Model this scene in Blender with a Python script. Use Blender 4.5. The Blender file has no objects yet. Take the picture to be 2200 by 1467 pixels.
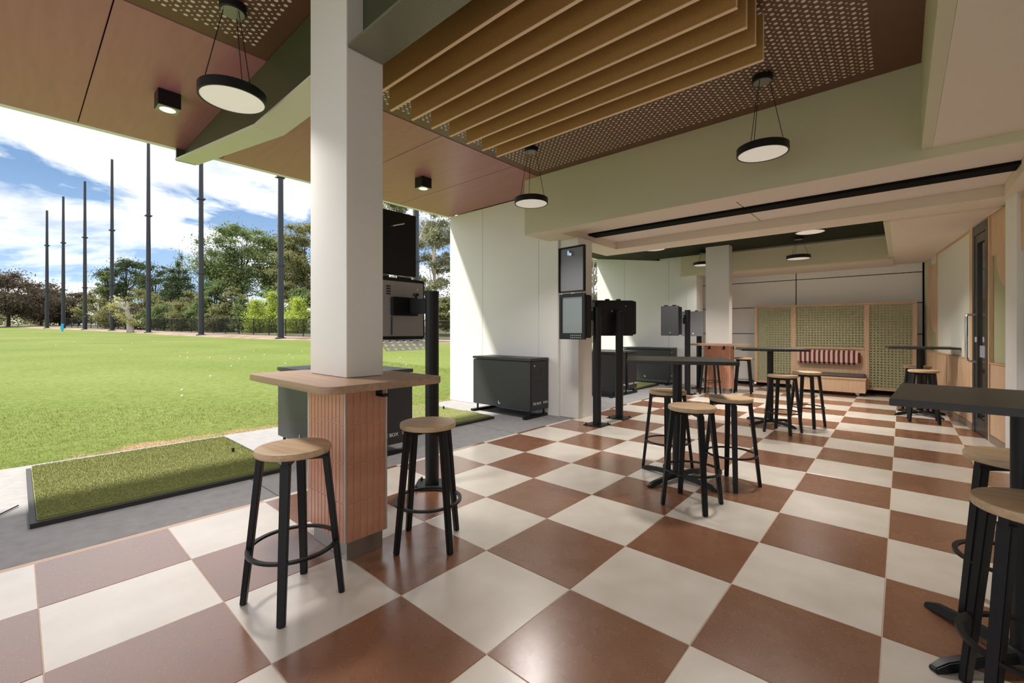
import bpy, bmesh, math, random
import numpy as np
from mathutils import Vector, Matrix, noise as mnoise

random.seed(7)
R = math.radians
PI = math.pi
scene = bpy.context.scene
COL = scene.collection

# ------------------------------------------------------------------ camera
CAM = (1.8625, -0.6697, 1.3145)
YAW = 0.725143
cd = bpy.data.cameras.new('camera')
cam = bpy.data.objects.new('camera', cd)
COL.objects.link(cam)
cam.location = CAM
cam.rotation_euler = (PI / 2, 0, YAW)
cd.sensor_width = 36.0
cd.lens = 943.895 / 2200 * 36.0
cd.shift_y = -(733.5 - 711.13) / 2200
cd.clip_start = 0.05
cd.clip_end = 600
scene.camera = cam
vs = scene.view_settings
vs.view_transform = 'Standard'
vs.look = 'None'
vs.gamma = 1.0
vs.use_curve_mapping = False
vs.exposure = 1.1

# ------------------------------------------------------------------ world: partly cloudy sky
w = bpy.data.worlds.new('sky')
scene.world = w
w.use_nodes = True
nt = w.node_tree
nt.nodes.clear()


def N(nt, t, **kw):
    n = nt.nodes.new(t)
    for k, v in kw.items():
        setattr(n, k, v)
    return n


def L(nt, a, b):
    nt.links.new(a, b)


wo = N(nt, 'ShaderNodeOutputWorld')
bg = N(nt, 'ShaderNodeBackground')
tc = N(nt, 'ShaderNodeTexCoord')
sep = N(nt, 'ShaderNodeSeparateXYZ')
L(nt, tc.outputs['Generated'], sep.inputs[0])
mp = N(nt, 'ShaderNodeMapping')
mp.inputs['Location'].default_value = (0.35, 1.9, 0.12)
mp.inputs['Scale'].default_value = (1.0, 1.0, 2.6)
L(nt, tc.outputs['Generated'], mp.inputs[0])
n1 = N(nt, 'ShaderNodeTexNoise')
n1.inputs['Scale'].default_value = 3.6
n1.inputs['Detail'].default_value = 9
n1.inputs['Roughness'].default_value = 0.58
n1.inputs['Distortion'].default_value = 0.25
L(nt, mp.outputs[0], n1.inputs['Vector'])
# cloud cover changes with height: bank at the horizon, blue band, heavy cloud above
cov = N(nt, 'ShaderNodeValToRGB')
cr = cov.color_ramp
cr.elements[0].position = 0.0
cr.elements[0].color = (0.12, 0.12, 0.12, 1)
cr.elements[1].position = 1.0
cr.elements[1].color = (0.14, 0.14, 0.14, 1)
for p, v in ((0.06, 0.12), (0.125, 0.13), (0.165, 0.05), (0.20, 0.0), (0.235, 0.03), (0.28, 0.15), (0.36, 0.19)):
    e = cr.elements.new(p)
    e.color = (max(v, 0),) * 3 + (1,)
L(nt, sep.outputs['Z'], cov.inputs[0])
ad = N(nt, 'ShaderNodeMath', operation='ADD')
L(nt, n1.outputs['Fac'], ad.inputs[0])
L(nt, cov.outputs[0], ad.inputs[1])
cl = N(nt, 'ShaderNodeValToRGB')
cl.color_ramp.elements[0].position = 0.52
cl.color_ramp.elements[0].color = (0, 0, 0, 1)
cl.color_ramp.elements[1].position = 0.62
cl.color_ramp.elements[1].color = (1, 1, 1, 1)
L(nt, ad.outputs[0], cl.inputs[0])
blue = N(nt, 'ShaderNodeValToRGB')
b = blue.color_ramp
b.elements[0].position = 0.0
b.elements[0].color = (0.30, 0.42, 0.58, 1)
b.elements[1].position = 0.6
b.elements[1].color = (0.065, 0.125, 0.25, 1)
e = b.elements.new(0.25)
e.color = (0.12, 0.205, 0.345, 1)
L(nt, sep.outputs['Z'], blue.inputs[0])
n2 = N(nt, 'ShaderNodeTexNoise')
n2.inputs['Scale'].default_value = 5.0
n2.inputs['Detail'].default_value = 5
L(nt, mp.outputs[0], n2.inputs['Vector'])
shade = N(nt, 'ShaderNodeValToRGB')
shade.color_ramp.elements[0].position = 0.3
shade.color_ramp.elements[0].color = (0.40, 0.43, 0.49, 1)
shade.color_ramp.elements[1].position = 0.66
shade.color_ramp.elements[1].color = (0.86, 0.85, 0.84, 1)
L(nt, n2.outputs['Fac'], shade.inputs[0])
mx = N(nt, 'ShaderNodeMixRGB')
L(nt, cl.outputs[0], mx.inputs[0])
L(nt, blue.outputs[0], mx.inputs[1])
L(nt, shade.outputs[0], mx.inputs[2])
L(nt, mx.outputs[0], bg.inputs[0])
bg.inputs[1].default_value = 1.0
L(nt, bg.outputs[0], wo.inputs[0])

# ------------------------------------------------------------------ sun (high, from the lawn side)
sd = bpy.data.lights.new('sun', 'SUN')
sd.energy = 4.5
sd.angle = R(4)
sd.color = (1.0, 0.95, 0.86)
sun = bpy.data.objects.new('sun', sd)
COL.objects.link(sun)
sun.location = (-20, -8, 40)
sun.rotation_euler = Vector((1.0, 0.75, -2.05)).to_track_quat('-Z', 'Y').to_euler()


# ------------------------------------------------------------------ material helpers
def mat(name, col, rough=0.5, metal=0.0, spec=0.5, noise=None, bump=None, emit=None, coords='Object'):
    """noise = (scale, colour2, detail[, stretch]) ; bump = (scale, strength[, dist])"""
    m = bpy.data.materials.new(name)
    m.use_nodes = True
    t = m.node_tree
    p = t.nodes['Principled BSDF']
    p.inputs['Base Color'].default_value = (*col, 1)
    p.inputs['Roughness'].default_value = rough
    p.inputs['Metallic'].default_value = metal
    p.inputs['Specular IOR Level'].default_value = spec
    c = N(t, 'ShaderNodeTexCoord')
    if noise:
        nz = N(t, 'ShaderNodeTexNoise')
        nz.inputs['Scale'].default_value = noise[0]
        nz.inputs['Detail'].default_value = noise[2]
        src = c.outputs[coords]
        if len(noise) > 3:
            mp = N(t, 'ShaderNodeMapping')
            mp.inputs['Scale'].default_value = noise[3]
            L(t, src, mp.inputs[0])
            src = mp.outputs[0]
        L(t, src, nz.inputs['Vector'])
        r = N(t, 'ShaderNodeValToRGB')
        r.color_ramp.elements[0].position = 0.32
        r.color_ramp.elements[1].position = 0.68
        r.color_ramp.elements[0].color = (*col, 1)
        r.color_ramp.elements[1].color = (*noise[1], 1)
        L(t, nz.outputs['Fac'], r.inputs[0])
        L(t, r.outputs[0], p.inputs['Base Color'])
    if bump:
        nb = N(t, 'ShaderNodeTexNoise')
        nb.inputs['Scale'].default_value = bump[0]
        nb.inputs['Detail'].default_value = 4
        L(t, c.outputs[coords], nb.inputs['Vector'])
        bn = N(t, 'ShaderNodeBump')
        bn.inputs['Strength'].default_value = bump[1]
        bn.inputs['Distance'].default_value = bump[2] if len(bump) > 2 else 0.005
        L(t, nb.outputs['Fac'], bn.inputs['Height'])
        L(t, bn.outputs[0], p.inputs['Normal'])
    if emit:
        p.inputs['Emission Color'].default_value = (*emit[0], 1)
        p.inputs['Emission Strength'].default_value = emit[1]
    return m


def wood(name, c1, c2, axis='X', scale=6.0, rough=0.45, coords='Object'):
    m = bpy.data.materials.new(name)
    m.use_nodes = True
    t = m.node_tree
    p = t.nodes['Principled BSDF']
    p.inputs['Roughness'].default_value = rough
    c = N(t, 'ShaderNodeTexCoord')
    mp = N(t, 'ShaderNodeMapping')
    s = {'X': (0.06, 1, 1), 'Y': (1, 0.06, 1), 'Z': (1, 1, 0.06)}[axis]
    mp.inputs['Scale'].default_value = [v * scale for v in s]
    L(t, c.outputs[coords], mp.inputs[0])
    oi = N(t, 'ShaderNodeObjectInfo')
    mul = N(t, 'ShaderNodeMath', operation='MULTIPLY')
    mul.inputs[1].default_value = 37.0
    L(t, oi.outputs['Random'], mul.inputs[0])
    nz = N(t, 'ShaderNodeTexNoise', noise_dimensions='4D')
    nz.inputs['Scale'].default_value = 4.0
    nz.inputs['Detail'].default_value = 6
    nz.inputs['Distortion'].default_value = 0.6
    L(t, mp.outputs[0], nz.inputs['Vector'])
    L(t, mul.outputs[0], nz.inputs['W'])
    r = N(t, 'ShaderNodeValToRGB')
    r.color_ramp.elements[0].position = 0.33
    r.color_ramp.elements[0].color = (*c1, 1)
    r.color_ramp.elements[1].position = 0.66
    r.color_ramp.elements[1].color = (*c2, 1)
    L(t, nz.outputs['Fac'], r.inputs[0])
    L(t, r.outputs[0], p.inputs['Base Color'])
    return m


def tile_mat(name, c1, c2, speck, rough):
    m = bpy.data.materials.new(name)
    m.use_nodes = True
    t = m.node_tree
    p = t.nodes['Principled BSDF']
    p.inputs['Specular IOR Level'].default_value = 0.8
    p.inputs['Coat Weight'].default_value = 0.55
    p.inputs['Coat Roughness'].default_value = 0.2
    c = N(t, 'ShaderNodeTexCoord')
    oi = N(t, 'ShaderNodeObjectInfo')
    mul = N(t, 'ShaderNodeMath', operation='MULTIPLY')
    mul.inputs[1].default_value = 50.0
    L(t, oi.outputs['Random'], mul.inputs[0])
    nz = N(t, 'ShaderNodeTexNoise', noise_dimensions='4D')
    nz.inputs['Scale'].default_value = 5.0
    nz.inputs['Detail'].default_value = 5
    nz.inputs['Roughness'].default_value = 0.5
    L(t, c.outputs['Object'], nz.inputs['Vector'])
    L(t, mul.outputs[0], nz.inputs['W'])
    r = N(t, 'ShaderNodeValToRGB')
    r.color_ramp.elements[0].position = 0.3
    r.color_ramp.elements[0].color = (*c1, 1)
    r.color_ramp.elements[1].position = 0.7
    r.color_ramp.elements[1].color = (*c2, 1)
    L(t, nz.outputs['Fac'], r.inputs[0])
    vo = N(t, 'ShaderNodeTexNoise', noise_dimensions='4D')
    vo.inputs['Scale'].default_value = 190
    vo.inputs['Detail'].default_value = 1
    L(t, c.outputs['Object'], vo.inputs['Vector'])
    L(t, mul.outputs[0], vo.inputs['W'])
    r2 = N(t, 'ShaderNodeValToRGB')
    r2.color_ramp.elements[0].position = 0.66
    r2.color_ramp.elements[0].color = (0, 0, 0, 1)
    r2.color_ramp.elements[1].position = 0.74
    r2.color_ramp.elements[1].color = (1, 1, 1, 1)
    L(t, vo.outputs['Fac'], r2.inputs[0])
    mx = N(t, 'ShaderNodeMixRGB')
    L(t, r2.outputs[0], mx.inputs[0])
    L(t, r.outputs[0], mx.inputs[1])
    mx.inputs[2].default_value = (*speck, 1)
    L(t, mx.outputs[0], p.inputs['Base Color'])
    rr = N(t, 'ShaderNodeMapRange')
    rr.inputs['To Min'].default_value = rough - 0.06
    rr.inputs['To Max'].default_value = rough + 0.08
    L(t, nz.outputs['Fac'], rr.inputs[0])
    L(t, rr.outputs[0], p.inputs['Roughness'])
    nb = N(t, 'ShaderNodeTexNoise')
    nb.inputs['Scale'].default_value = 70
    nb.inputs['Detail'].default_value = 5
    L(t, c.outputs['Object'], nb.inputs['Vector'])
    bn = N(t, 'ShaderNodeBump')
    bn.inputs['Strength'].default_value = 0.10
    bn.inputs['Distance'].default_value = 0.0022
    L(t, nb.outputs['Fac'], bn.inputs['Height'])
    L(t, bn.outputs[0], p.inputs['Normal'])
    return m


def leaf_mat(name, c1, c2, c3, trans=0.3):
    m = bpy.data.materials.new(name)
    m.use_nodes = True
    t = m.node_tree
    t.nodes.clear()
    out = N(t, 'ShaderNodeOutputMaterial')
    g = N(t, 'ShaderNodeNewGeometry')
    r = N(t, 'ShaderNodeValToRGB')
    r.color_ramp.elements[0].color = (*c1, 1)
    r.color_ramp.elements[1].color = (*c3, 1)
    e = r.color_ramp.elements.new(0.5)
    e.color = (*c2, 1)
    L(t, g.outputs['Random Per Island'], r.inputs[0])
    d = N(t, 'ShaderNodeBsdfDiffuse')
    tr = N(t, 'ShaderNodeBsdfTranslucent')
    mx = N(t, 'ShaderNodeMixShader')
    mx.inputs[0].default_value = trans
    L(t, r.outputs[0], d.inputs[0])
    L(t, r.outputs[0], tr.inputs[0])
    L(t, d.outputs[0], mx.inputs[1])
    L(t, tr.outputs[0], mx.inputs[2])
    L(t, mx.outputs[0], out.inputs[0])
    return m


M = {}
M['tile_cream'] = tile_mat('tile_cream', (0.66, 0.59, 0.51), (0.76, 0.70, 0.62), (0.62, 0.55, 0.48), 0.32)
M['tile_brown'] = tile_mat('tile_brown', (0.212, 0.091, 0.046), (0.252, 0.112, 0.059), (0.55, 0.33, 0.2), 0.26)
M['grout'] = mat('grout', (0.62, 0.47, 0.38), 0.9)
M['concrete'] = mat('concrete', (0.215, 0.21, 0.212), 0.8, noise=(11, (0.265, 0.259, 0.257), 10), bump=(140, 0.35))
M['white'] = mat('white_paint', (0.78, 0.765, 0.73), 0.6, bump=(90, 0.05))
M['col_paint'] = mat('column_paint', (0.74, 0.72, 0.68), 0.45)
M['bulk'] = mat('bulkhead_paint', (0.59, 0.555, 0.385), 0.55)
M['cream'] = mat('cream_ceiling', (0.72, 0.62, 0.51), 0.6)
M['pale'] = mat('pale_ceiling_panel', (0.74, 0.65, 0.58), 0.65, noise=(30, (0.69, 0.60, 0.53), 3))
M['soffit'] = mat('brown_soffit', (0.355, 0.142, 0.155), 0.38, noise=(2.2, (0.395, 0.165, 0.18), 6, (1, 8, 1)))
M['perf'] = mat('brown_perforated', (0.125, 0.052, 0.031), 0.45)
M['hole'] = mat('perforation_backing', (0.74, 0.66, 0.56), 0.8)
M['dark_green'] = mat('dark_green_paint', (0.014, 0.017, 0.006), 0.7, spec=0.2)
M['beam_web'] = mat('beam_web_green', (0.05, 0.058, 0.025), 0.4)
M['beam_sage_lit'] = mat('beam_sage_lit', (0.60, 0.61, 0.46), 0.5)  # left flange: light from the lawn put into a paler beam colour
M['beam_gloss_shaded'] = mat('beam_gloss_shaded', (0.16, 0.155, 0.11), 0.22, bump=(90, 0.25))  # right flange of the same beam: its shade put into a darker colour
M['black'] = mat('black_powdercoat', (0.008, 0.008, 0.0095), 0.42, spec=0.35)
M['black_track'] = mat('black_track', (0.008, 0.007, 0.006), 0.9, spec=0.1)
M['tabletop'] = mat('black_laminate', (0.020, 0.0175, 0.015), 0.38, spec=0.4, noise=(3, (0.031, 0.027, 0.023), 6, (1, 14, 1)))
M['box_grey'] = mat('charcoal_metal', (0.038, 0.038, 0.041), 0.42, spec=0.4)
M['box_dark'] = mat('charcoal_metal_side', (0.018, 0.018, 0.020), 0.45)
M['lid_in'] = mat('lid_lining', (0.17, 0.17, 0.185), 0.4)
M['case_grey'] = mat('pale_grey_case', (0.32, 0.33, 0.37), 0.4)
M['rear_grey'] = mat('rear_plate_grey', (0.36, 0.35, 0.35), 0.5)
M['steel'] = mat('brushed_steel', (0.62, 0.60, 0.58), 0.28, metal=1.0)
M['chrome'] = mat('chrome', (0.8, 0.8, 0.8), 0.12, metal=1.0)
M['kick'] = mat('kick_steel', (0.42, 0.40, 0.38), 0.28, metal=0.85)
M['screen'] = mat('screen_glass_glow', (0.10, 0.11, 0.10), 0.12, emit=((0.42, 0.48, 0.43), 0.11))  # weak emission stands in for the lawn reflected in the glass
M['letter'] = mat('white_lettering', (0.75, 0.75, 0.75), 0.6)
M['terra'] = mat('terracotta_glaze', (0.50, 0.225, 0.135), 0.3, noise=(9, (0.60, 0.29, 0.19), 4))
M['terra_joint'] = mat('terracotta_joint', (0.60, 0.36, 0.27), 0.8)
M['trim_metal'] = mat('satin_trim', (0.62, 0.56, 0.51), 0.4, metal=0.4)
M['oak_top'] = wood('walnut_top', (0.30, 0.185, 0.115), (0.42, 0.275, 0.18), 'X', 7, 0.35)
M['seat'] = wood('oak_seat', (0.47, 0.31, 0.175), (0.61, 0.44, 0.27), 'X', 12, 0.42)
M['lam'] = wood('oak_laminate', (0.56, 0.36, 0.215), (0.68, 0.47, 0.30), 'Z', 9, 0.45)
M['lam_h'] = wood('oak_laminate_rail', (0.52, 0.32, 0.19), (0.62, 0.41, 0.26), 'X', 9, 0.45)
M['baffle'] = mat('tan_felt', (0.42, 0.235, 0.07), 0.95, noise=(120, (0.48, 0.28, 0.095), 3))
M['baffle_edge_lit'] = mat('tan_felt_lit_edge', (0.84, 0.62, 0.42), 0.9)  # same felt; light from the floor put into a paler edge colour
M['felt_green'] = mat('green_felt', (0.36, 0.365, 0.20), 0.95, noise=(140, (0.42, 0.42, 0.25), 3))
M['perf_green'] = mat('green_perforated_board', (0.36, 0.35, 0.19), 0.6)
M['pinboard'] = mat('pale_pinboard', (0.70, 0.69, 0.60), 0.75)
M['leather'] = mat('grey_upholstery', (0.10, 0.085, 0.075), 0.6)
M['door_frame'] = mat('charcoal_aluminium', (0.055, 0.058, 0.06), 0.35, metal=0.3)
M['door_glass'] = mat('dark_glass', (0.03, 0.02, 0.012), 0.06)
M['diffuser'] = mat('opal_diffuser', (0.82, 0.79, 0.72), 0.5, emit=((1.0, 0.93, 0.85), 0.12))
M['lamp_lens'] = mat('lamp_lens', (0.7, 0.7, 0.6), 0.3, emit=((1.0, 0.95, 0.7), 0.5))
M['plate'] = mat('satin_plate', (0.30, 0.29, 0.27), 0.35, metal=0.5)
M['skirt'] = mat('skirting_tile', (0.24, 0.17, 0.13), 0.35)
M['pole'] = mat('blue_grey_mast', (0.022, 0.025, 0.034), 0.45, noise=(0.12, (0.036, 0.035, 0.042), 2))
M['fence'] = mat('black_fence', (0.01, 0.011, 0.011), 0.5)
M['rubber'] = mat('black_rubber', (0.016, 0.016, 0.017), 0.6)
M['marker'] = mat('blue_marker', (0.02, 0.42, 0.85), 0.5)
M['ball'] = mat('golf_ball_white', (0.9, 0.9, 0.88), 0.35)
M['dirt'] = mat('bare_dirt', (0.15, 0.10, 0.07), 0.95, noise=(0.6, (0.26, 0.195, 0.15), 6))
M['bush_floor'] = mat('bushland_ground', (0.10, 0.12, 0.05), 1.0, noise=(0.3, (0.17, 0.15, 0.09), 5))
M['bark_red'] = mat('red_bark', (0.16, 0.065, 0.04), 0.9, noise=(1.5, (0.09, 0.05, 0.035), 5))
M['bark_dark'] = mat('dark_bark', (0.045, 0.035, 0.028), 0.9)
M['bark_pale'] = mat('pale_bark', (0.62, 0.56, 0.48), 0.9, noise=(1.2, (0.36, 0.30, 0.25), 5))
M['turf'] = leaf_mat('artificial_turf', (0.15, 0.165, 0.05), (0.20, 0.215, 0.07), (0.27, 0.28, 0.11), 0.15)
M['turf_base'] = mat('turf_backing', (0.15, 0.165, 0.05), 1.0, noise=(160, (0.20, 0.215, 0.07), 2), bump=(220, 0.6, 0.01))
M['blade'] = leaf_mat('grass_blades', (0.13, 0.172, 0.03), (0.168, 0.205, 0.042), (0.23, 0.245, 0.08), 0.4)


def lawn_material():
    m = bpy.data.materials.new('lawn_grass')
    m.use_nodes = True
    t = m.node_tree
    p = t.nodes['Principled BSDF']
    p.inputs['Roughness'].default_value = 0.95
    p.inputs['Specular IOR Level'].default_value = 0.1
    c = N(t, 'ShaderNodeTexCoord')
    a = N(t, 'ShaderNodeTexNoise')
    a.inputs['Scale'].default_value = 0.18
    a.inputs['Detail'].default_value = 7
    L(t, c.outputs['Object'], a.inputs['Vector'])
    r = N(t, 'ShaderNodeValToRGB')
    r.color_ramp.elements[0].position = 0.3
    r.color_ramp.elements[0].color = (0.108, 0.144, 0.030, 1)
    r.color_ramp.elements[1].position = 0.7
    r.color_ramp.elements[1].color = (0.150, 0.180, 0.052, 1)
    L(t, a.outputs['Fac'], r.inputs[0])
    f = N(t, 'ShaderNodeTexNoise')
    f.inputs['Scale'].default_value = 9
    f.inputs['Detail'].default_value = 6
    L(t, c.outputs['Object'], f.inputs['Vector'])
    r3 = N(t, 'ShaderNodeValToRGB')
    r3.color_ramp.elements[0].position = 0.3
    r3.color_ramp.elements[0].color = (0.70, 0.74, 0.6, 1)
    r3.color_ramp.elements[1].position = 0.6
    r3.color_ramp.elements[1].color = (1, 1, 1, 1)
    L(t, f.outputs['Fac'], r3.inputs[0])
    mu = N(t, 'ShaderNodeMixRGB', blend_type='MULTIPLY')
    mu.inputs[0].default_value = 1
    L(t, r.outputs[0], mu.inputs[1])
    L(t, r3.outputs[0], mu.inputs[2])
    # thin worn strip along the slab edge, patchy
    sp = N(t, 'ShaderNodeSeparateXYZ')
    L(t, c.outputs['Object'], sp.inputs[0])
    ed = N(t, 'ShaderNodeMapRange')
    ed.inputs['From Min'].default_value = -5.7
    ed.inputs['From Max'].default_value = -4.6
    L(t, sp.outputs['X'], ed.inputs[0])
    d = N(t, 'ShaderNodeTexNoise')
    d.inputs['Scale'].default_value = 1.3
    d.inputs['Detail'].default_value = 6
    L(t, c.outputs['Object'], d.inputs['Vector'])
    ml = N(t, 'ShaderNodeMath', operation='MULTIPLY')
    L(t, ed.outputs[0], ml.inputs[0])
    L(t, d.outputs['Fac'], ml.inputs[1])
    r2 = N(t, 'ShaderNodeValToRGB')
    r2.color_ramp.elements[0].position = 0.36
    r2.color_ramp.elements[0].color = (0, 0, 0, 1)
    r2.color_ramp.elements[1].position = 0.5
    r2.color_ramp.elements[1].color = (1, 1, 1, 1)
    L(t, ml.outputs[0], r2.inputs[0])
    mx = N(t, 'ShaderNodeMixRGB')
    L(t, r2.outputs[0], mx.inputs[0])
    L(t, mu.outputs[0], mx.inputs[1])
    mx.inputs[2].default_value = (0.30, 0.20, 0.12, 1)
    L(t, mx.outputs[0], p.inputs['Base Color'])
    bn = N(t, 'ShaderNodeBump')
    bn.inputs['Strength'].default_value = 0.5
    bn.inputs['Distance'].default_value = 0.03
    L(t, f.outputs['Fac'], bn.inputs['Height'])
    L(t, bn.outputs[0], p.inputs['Normal'])
    return m


M['lawn'] = lawn_material()


def fence_mesh_material():
    m = bpy.data.materials.new('chain_link')
    m.use_nodes = True
    t = m.node_tree
    t.nodes.clear()
    out = N(t, 'ShaderNodeOutputMaterial')
    d = N(t, 'ShaderNodeBsdfDiffuse')
    d.inputs[0].default_value = (0.02, 0.022, 0.02, 1)
    tr = N(t, 'ShaderNodeBsdfTransparent')
    mx = N(t, 'ShaderNodeMixShader')
    mx.inputs[0].default_value = 0.5
    L(t, tr.outputs[0], mx.inputs[1])
    L(t, d.outputs[0], mx.inputs[2])
    L(t, mx.outputs[0], out.inputs[0])
    return m


M['chain'] = fence_mesh_material()


def stripe_material():
    m = bpy.data.materials.new('striped_fabric')
    m.use_nodes = True
    t = m.node_tree
    p = t.nodes['Principled BSDF']
    p.inputs['Roughness'].default_value = 0.9
    c = N(t, 'ShaderNodeTexCoord')
    s = N(t, 'ShaderNodeSeparateXYZ')
    L(t, c.outputs['Object'], s.inputs[0])
    mu = N(t, 'ShaderNodeMath', operation='MULTIPLY')
    mu.inputs[1].default_value = 13.0 / 1.11
    L(t, s.outputs['X'], mu.inputs[0])
    fr = N(t, 'ShaderNodeMath', operation='FRACT')
    L(t, mu.outputs[0], fr.inputs[0])
    gt = N(t, 'ShaderNodeMath', operation='GREATER_THAN')
    gt.inputs[1].default_value = 0.5
    L(t, fr.outputs[0], gt.inputs[0])
    mx = N(t, 'ShaderNodeMixRGB')
    mx.inputs[1].default_value = (0.16, 0.022, 0.016, 1)
    mx.inputs[2].default_value = (0.62, 0.50, 0.43, 1)
    L(t, gt.outputs[0], mx.inputs[0])
    L(t, mx.outputs[0], p.inputs['Base Color'])
    return m


M['stripe'] = stripe_material()


# ------------------------------------------------------------------ mesh helpers
class MB:
    def __init__(self):
        self.v = []
        self.f = []

    def add(self, vs, fs):
        o = len(self.v)
        self.v += [tuple(p) for p in vs]
        self.f += [tuple(i + o for i in f) for f in fs]
        return self

    def box(self, x0, x1, y0, y1, z0, z1):
        return self.add([(x0, y0, z0), (x1, y0, z0), (x1, y1, z0), (x0, y1, z0),
                         (x0, y0, z1), (x1, y0, z1), (x1, y1, z1), (x0, y1, z1)],
                        [(0, 3, 2, 1), (4, 5, 6, 7), (0, 1, 5, 4), (1, 2, 6, 5), (2, 3, 7, 6), (3, 0, 4, 7)])

    def prism(self, poly, z0, z1):
        """poly counter-clockwise in XY"""
        n = len(poly)
        vs = [(x, y, z0) for x, y in poly] + [(x, y, z1) for x, y in poly]
        fs = [tuple(range(n - 1, -1, -1)), tuple(range(n, 2 * n))]
        fs += [(i, (i + 1) % n, n + (i + 1) % n, n + i) for i in range(n)]
        return self.add(vs, fs)

    def prism_y(self, poly, y0, y1):
        """poly in XZ, counter-clockwise seen from -Y"""
        n = len(poly)
        vs = [(x, y0, z) for x, z in poly] + [(x, y1, z) for x, z in poly]
        fs = [tuple(range(n)), tuple(range(2 * n - 1, n - 1, -1))]
        fs += [(i, n + i, n + (i + 1) % n, (i + 1) % n) for i in range(n)]
        return self.add(vs, fs)

    def tube(self, pts, rad, seg=10, cap=True, closed=False):
        pts = [Vector(p) for p in pts]
        rads = rad if isinstance(rad, (list, tuple)) else [rad] * len(pts)
        n = len(pts)
        vs, fs = [], []
        up0 = None
        for i, p in enumerate(pts):
            if closed:
                d = pts[(i + 1) % n] - pts[i - 1]
            else:
                d = pts[min(i + 1, n - 1)] - pts[max(i - 1, 0)]
            d.normalize()
            ref = Vector((0, 0, 1)) if abs(d.z) < 0.95 else Vector((1, 0, 0))
            if up0 is None:
                a = d.cross(ref).normalized()
            else:
                a = (up0 - d * up0.dot(d)).normalized()
            up0 = a
            bb = d.cross(a).normalized()
            for k in range(seg):
                t = 2 * PI * k / seg
                vs.append(p + (a * math.cos(t) + bb * math.sin(t)) * rads[i])
        m = n if closed else n - 1
        for i in range(m):
            j = (i + 1) % n
            for k in range(seg):
                l = (k + 1) % seg
                fs.append((i * seg + k, i * seg + l, j * seg + l, j * seg + k))
        if cap and not closed:
            fs.append(tuple(range(seg - 1, -1, -1)))
            fs.append(tuple((n - 1) * seg + k for k in range(seg)))
        return self.add(vs, fs)

    def lathe(self, prof, seg=32, c=(0, 0)):
        """prof: list of (r, z) from bottom centre to top centre"""
        vs, fs, rings = [], [], []
        for r, z in prof:
            if r < 1e-6:
                rings.append([len(vs)])
                vs.append((c[0], c[1], z))
            else:
                rings.append(list(range(len(vs), len(vs) + seg)))
                for k in range(seg):
                    t = 2 * PI * k / seg
                    vs.append((c[0] + r * math.cos(t), c[1] + r * math.sin(t), z))
        for a, bb in zip(rings[:-1], rings[1:]):
            for k in range(seg):
                l = (k + 1) % seg
                if len(a) == 1 and len(bb) == 1:
                    continue
                if len(a) == 1:
                    fs.append((a[0], bb[l], bb[k]))
                elif len(bb) == 1:
                    fs.append((a[k], a[l], bb[0]))
                else:
                    fs.append((a[k], a[l], bb[l], bb[k]))
        return self.add(vs, fs)

    def bar(self, p0, p1, wx, wy, wx1=None, wy1=None, xdir=None):
        """tapered rectangular bar from p0 to p1"""
        p0, p1 = Vector(p0), Vector(p1)
        d = (p1 - p0).normalized()
        x = Vector(xdir) if xdir else (Vector((1, 0, 0)) if abs(d.x) < 0.9 else Vector((0, 1, 0)))
        x = (x - d * x.dot(d)).normalized()
        y = d.cross(x)
        wx1 = wx if wx1 is None else wx1
        wy1 = wy if wy1 is None else wy1
        vs = []
        for p, a, bb in ((p0, wx, wy), (p1, wx1, wy1)):
            for sx, sy in ((-1, -1), (1, -1), (1, 1), (-1, 1)):
                vs.append(p + x * sx * a / 2 + y * sy * bb / 2)
        return self.add(vs, [(3, 2, 1, 0), (4, 5, 6, 7), (0, 1, 5, 4), (1, 2, 6, 5), (2, 3, 7, 6), (3, 0, 4, 7)])

    def mesh(self, name, bevel=0, smooth=None, seg=2):
        me = bpy.data.meshes.new(name)
        me.from_pydata(self.v, [], self.f)
        if bevel:
            bm = bmesh.new()
            bm.from_mesh(me)
            ed = [e for e in bm.edges if e.is_manifold and e.calc_face_angle(0) > R(35)]
            bmesh.ops.bevel(bm, geom=ed, offset=bevel, segments=seg, affect='EDGES', clamp_overlap=True)
            bm.to_mesh(me)
            bm.free()
        if smooth is not None or bevel:
            for p in me.polygons:
                p.use_smooth = True
            me.set_sharp_from_angle(angle=R(smooth or 40))
        me.update()
        return me


def tag(o, label=None, cat=None, group=None, kind=None):
    if label:
        o['label'] = label
    if cat:
        o['category'] = cat
    if group:
        o['group'] = group
    if kind:
        o['kind'] = kind
    return o


def link(name, me, m=None, parent=None, loc=(0, 0, 0), rot=(0, 0, 0)):
    o = bpy.data.objects.new(name, me)
    COL.objects.link(o)
    if m is not None and me is not None and len(me.materials) == 0:
        me.materials.append(m)
    o.location = loc
    o.rotation_euler = rot
    if parent:
        o.parent = parent
    return o


def build(name, mb, m, parent=None, loc=(0, 0, 0), rot=(0, 0, 0), bevel=0, smooth=None, seg=2):
    return link(name, mb.mesh(name, bevel, smooth, seg), m, parent, loc, rot)


def empty(name, loc, rz=0):
    o = bpy.data.objects.new(name, None)
    COL.objects.link(o)
    o.location = loc
    o.rotation_euler = (0, 0, rz)
    o.empty_display_size = 0.1
    return o


def copy_tree(o, parent=None):
    c = o.copy()
    COL.objects.link(c)
    c.parent = parent
    for ch in o.children:
        copy_tree(ch, c)
    return c


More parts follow.
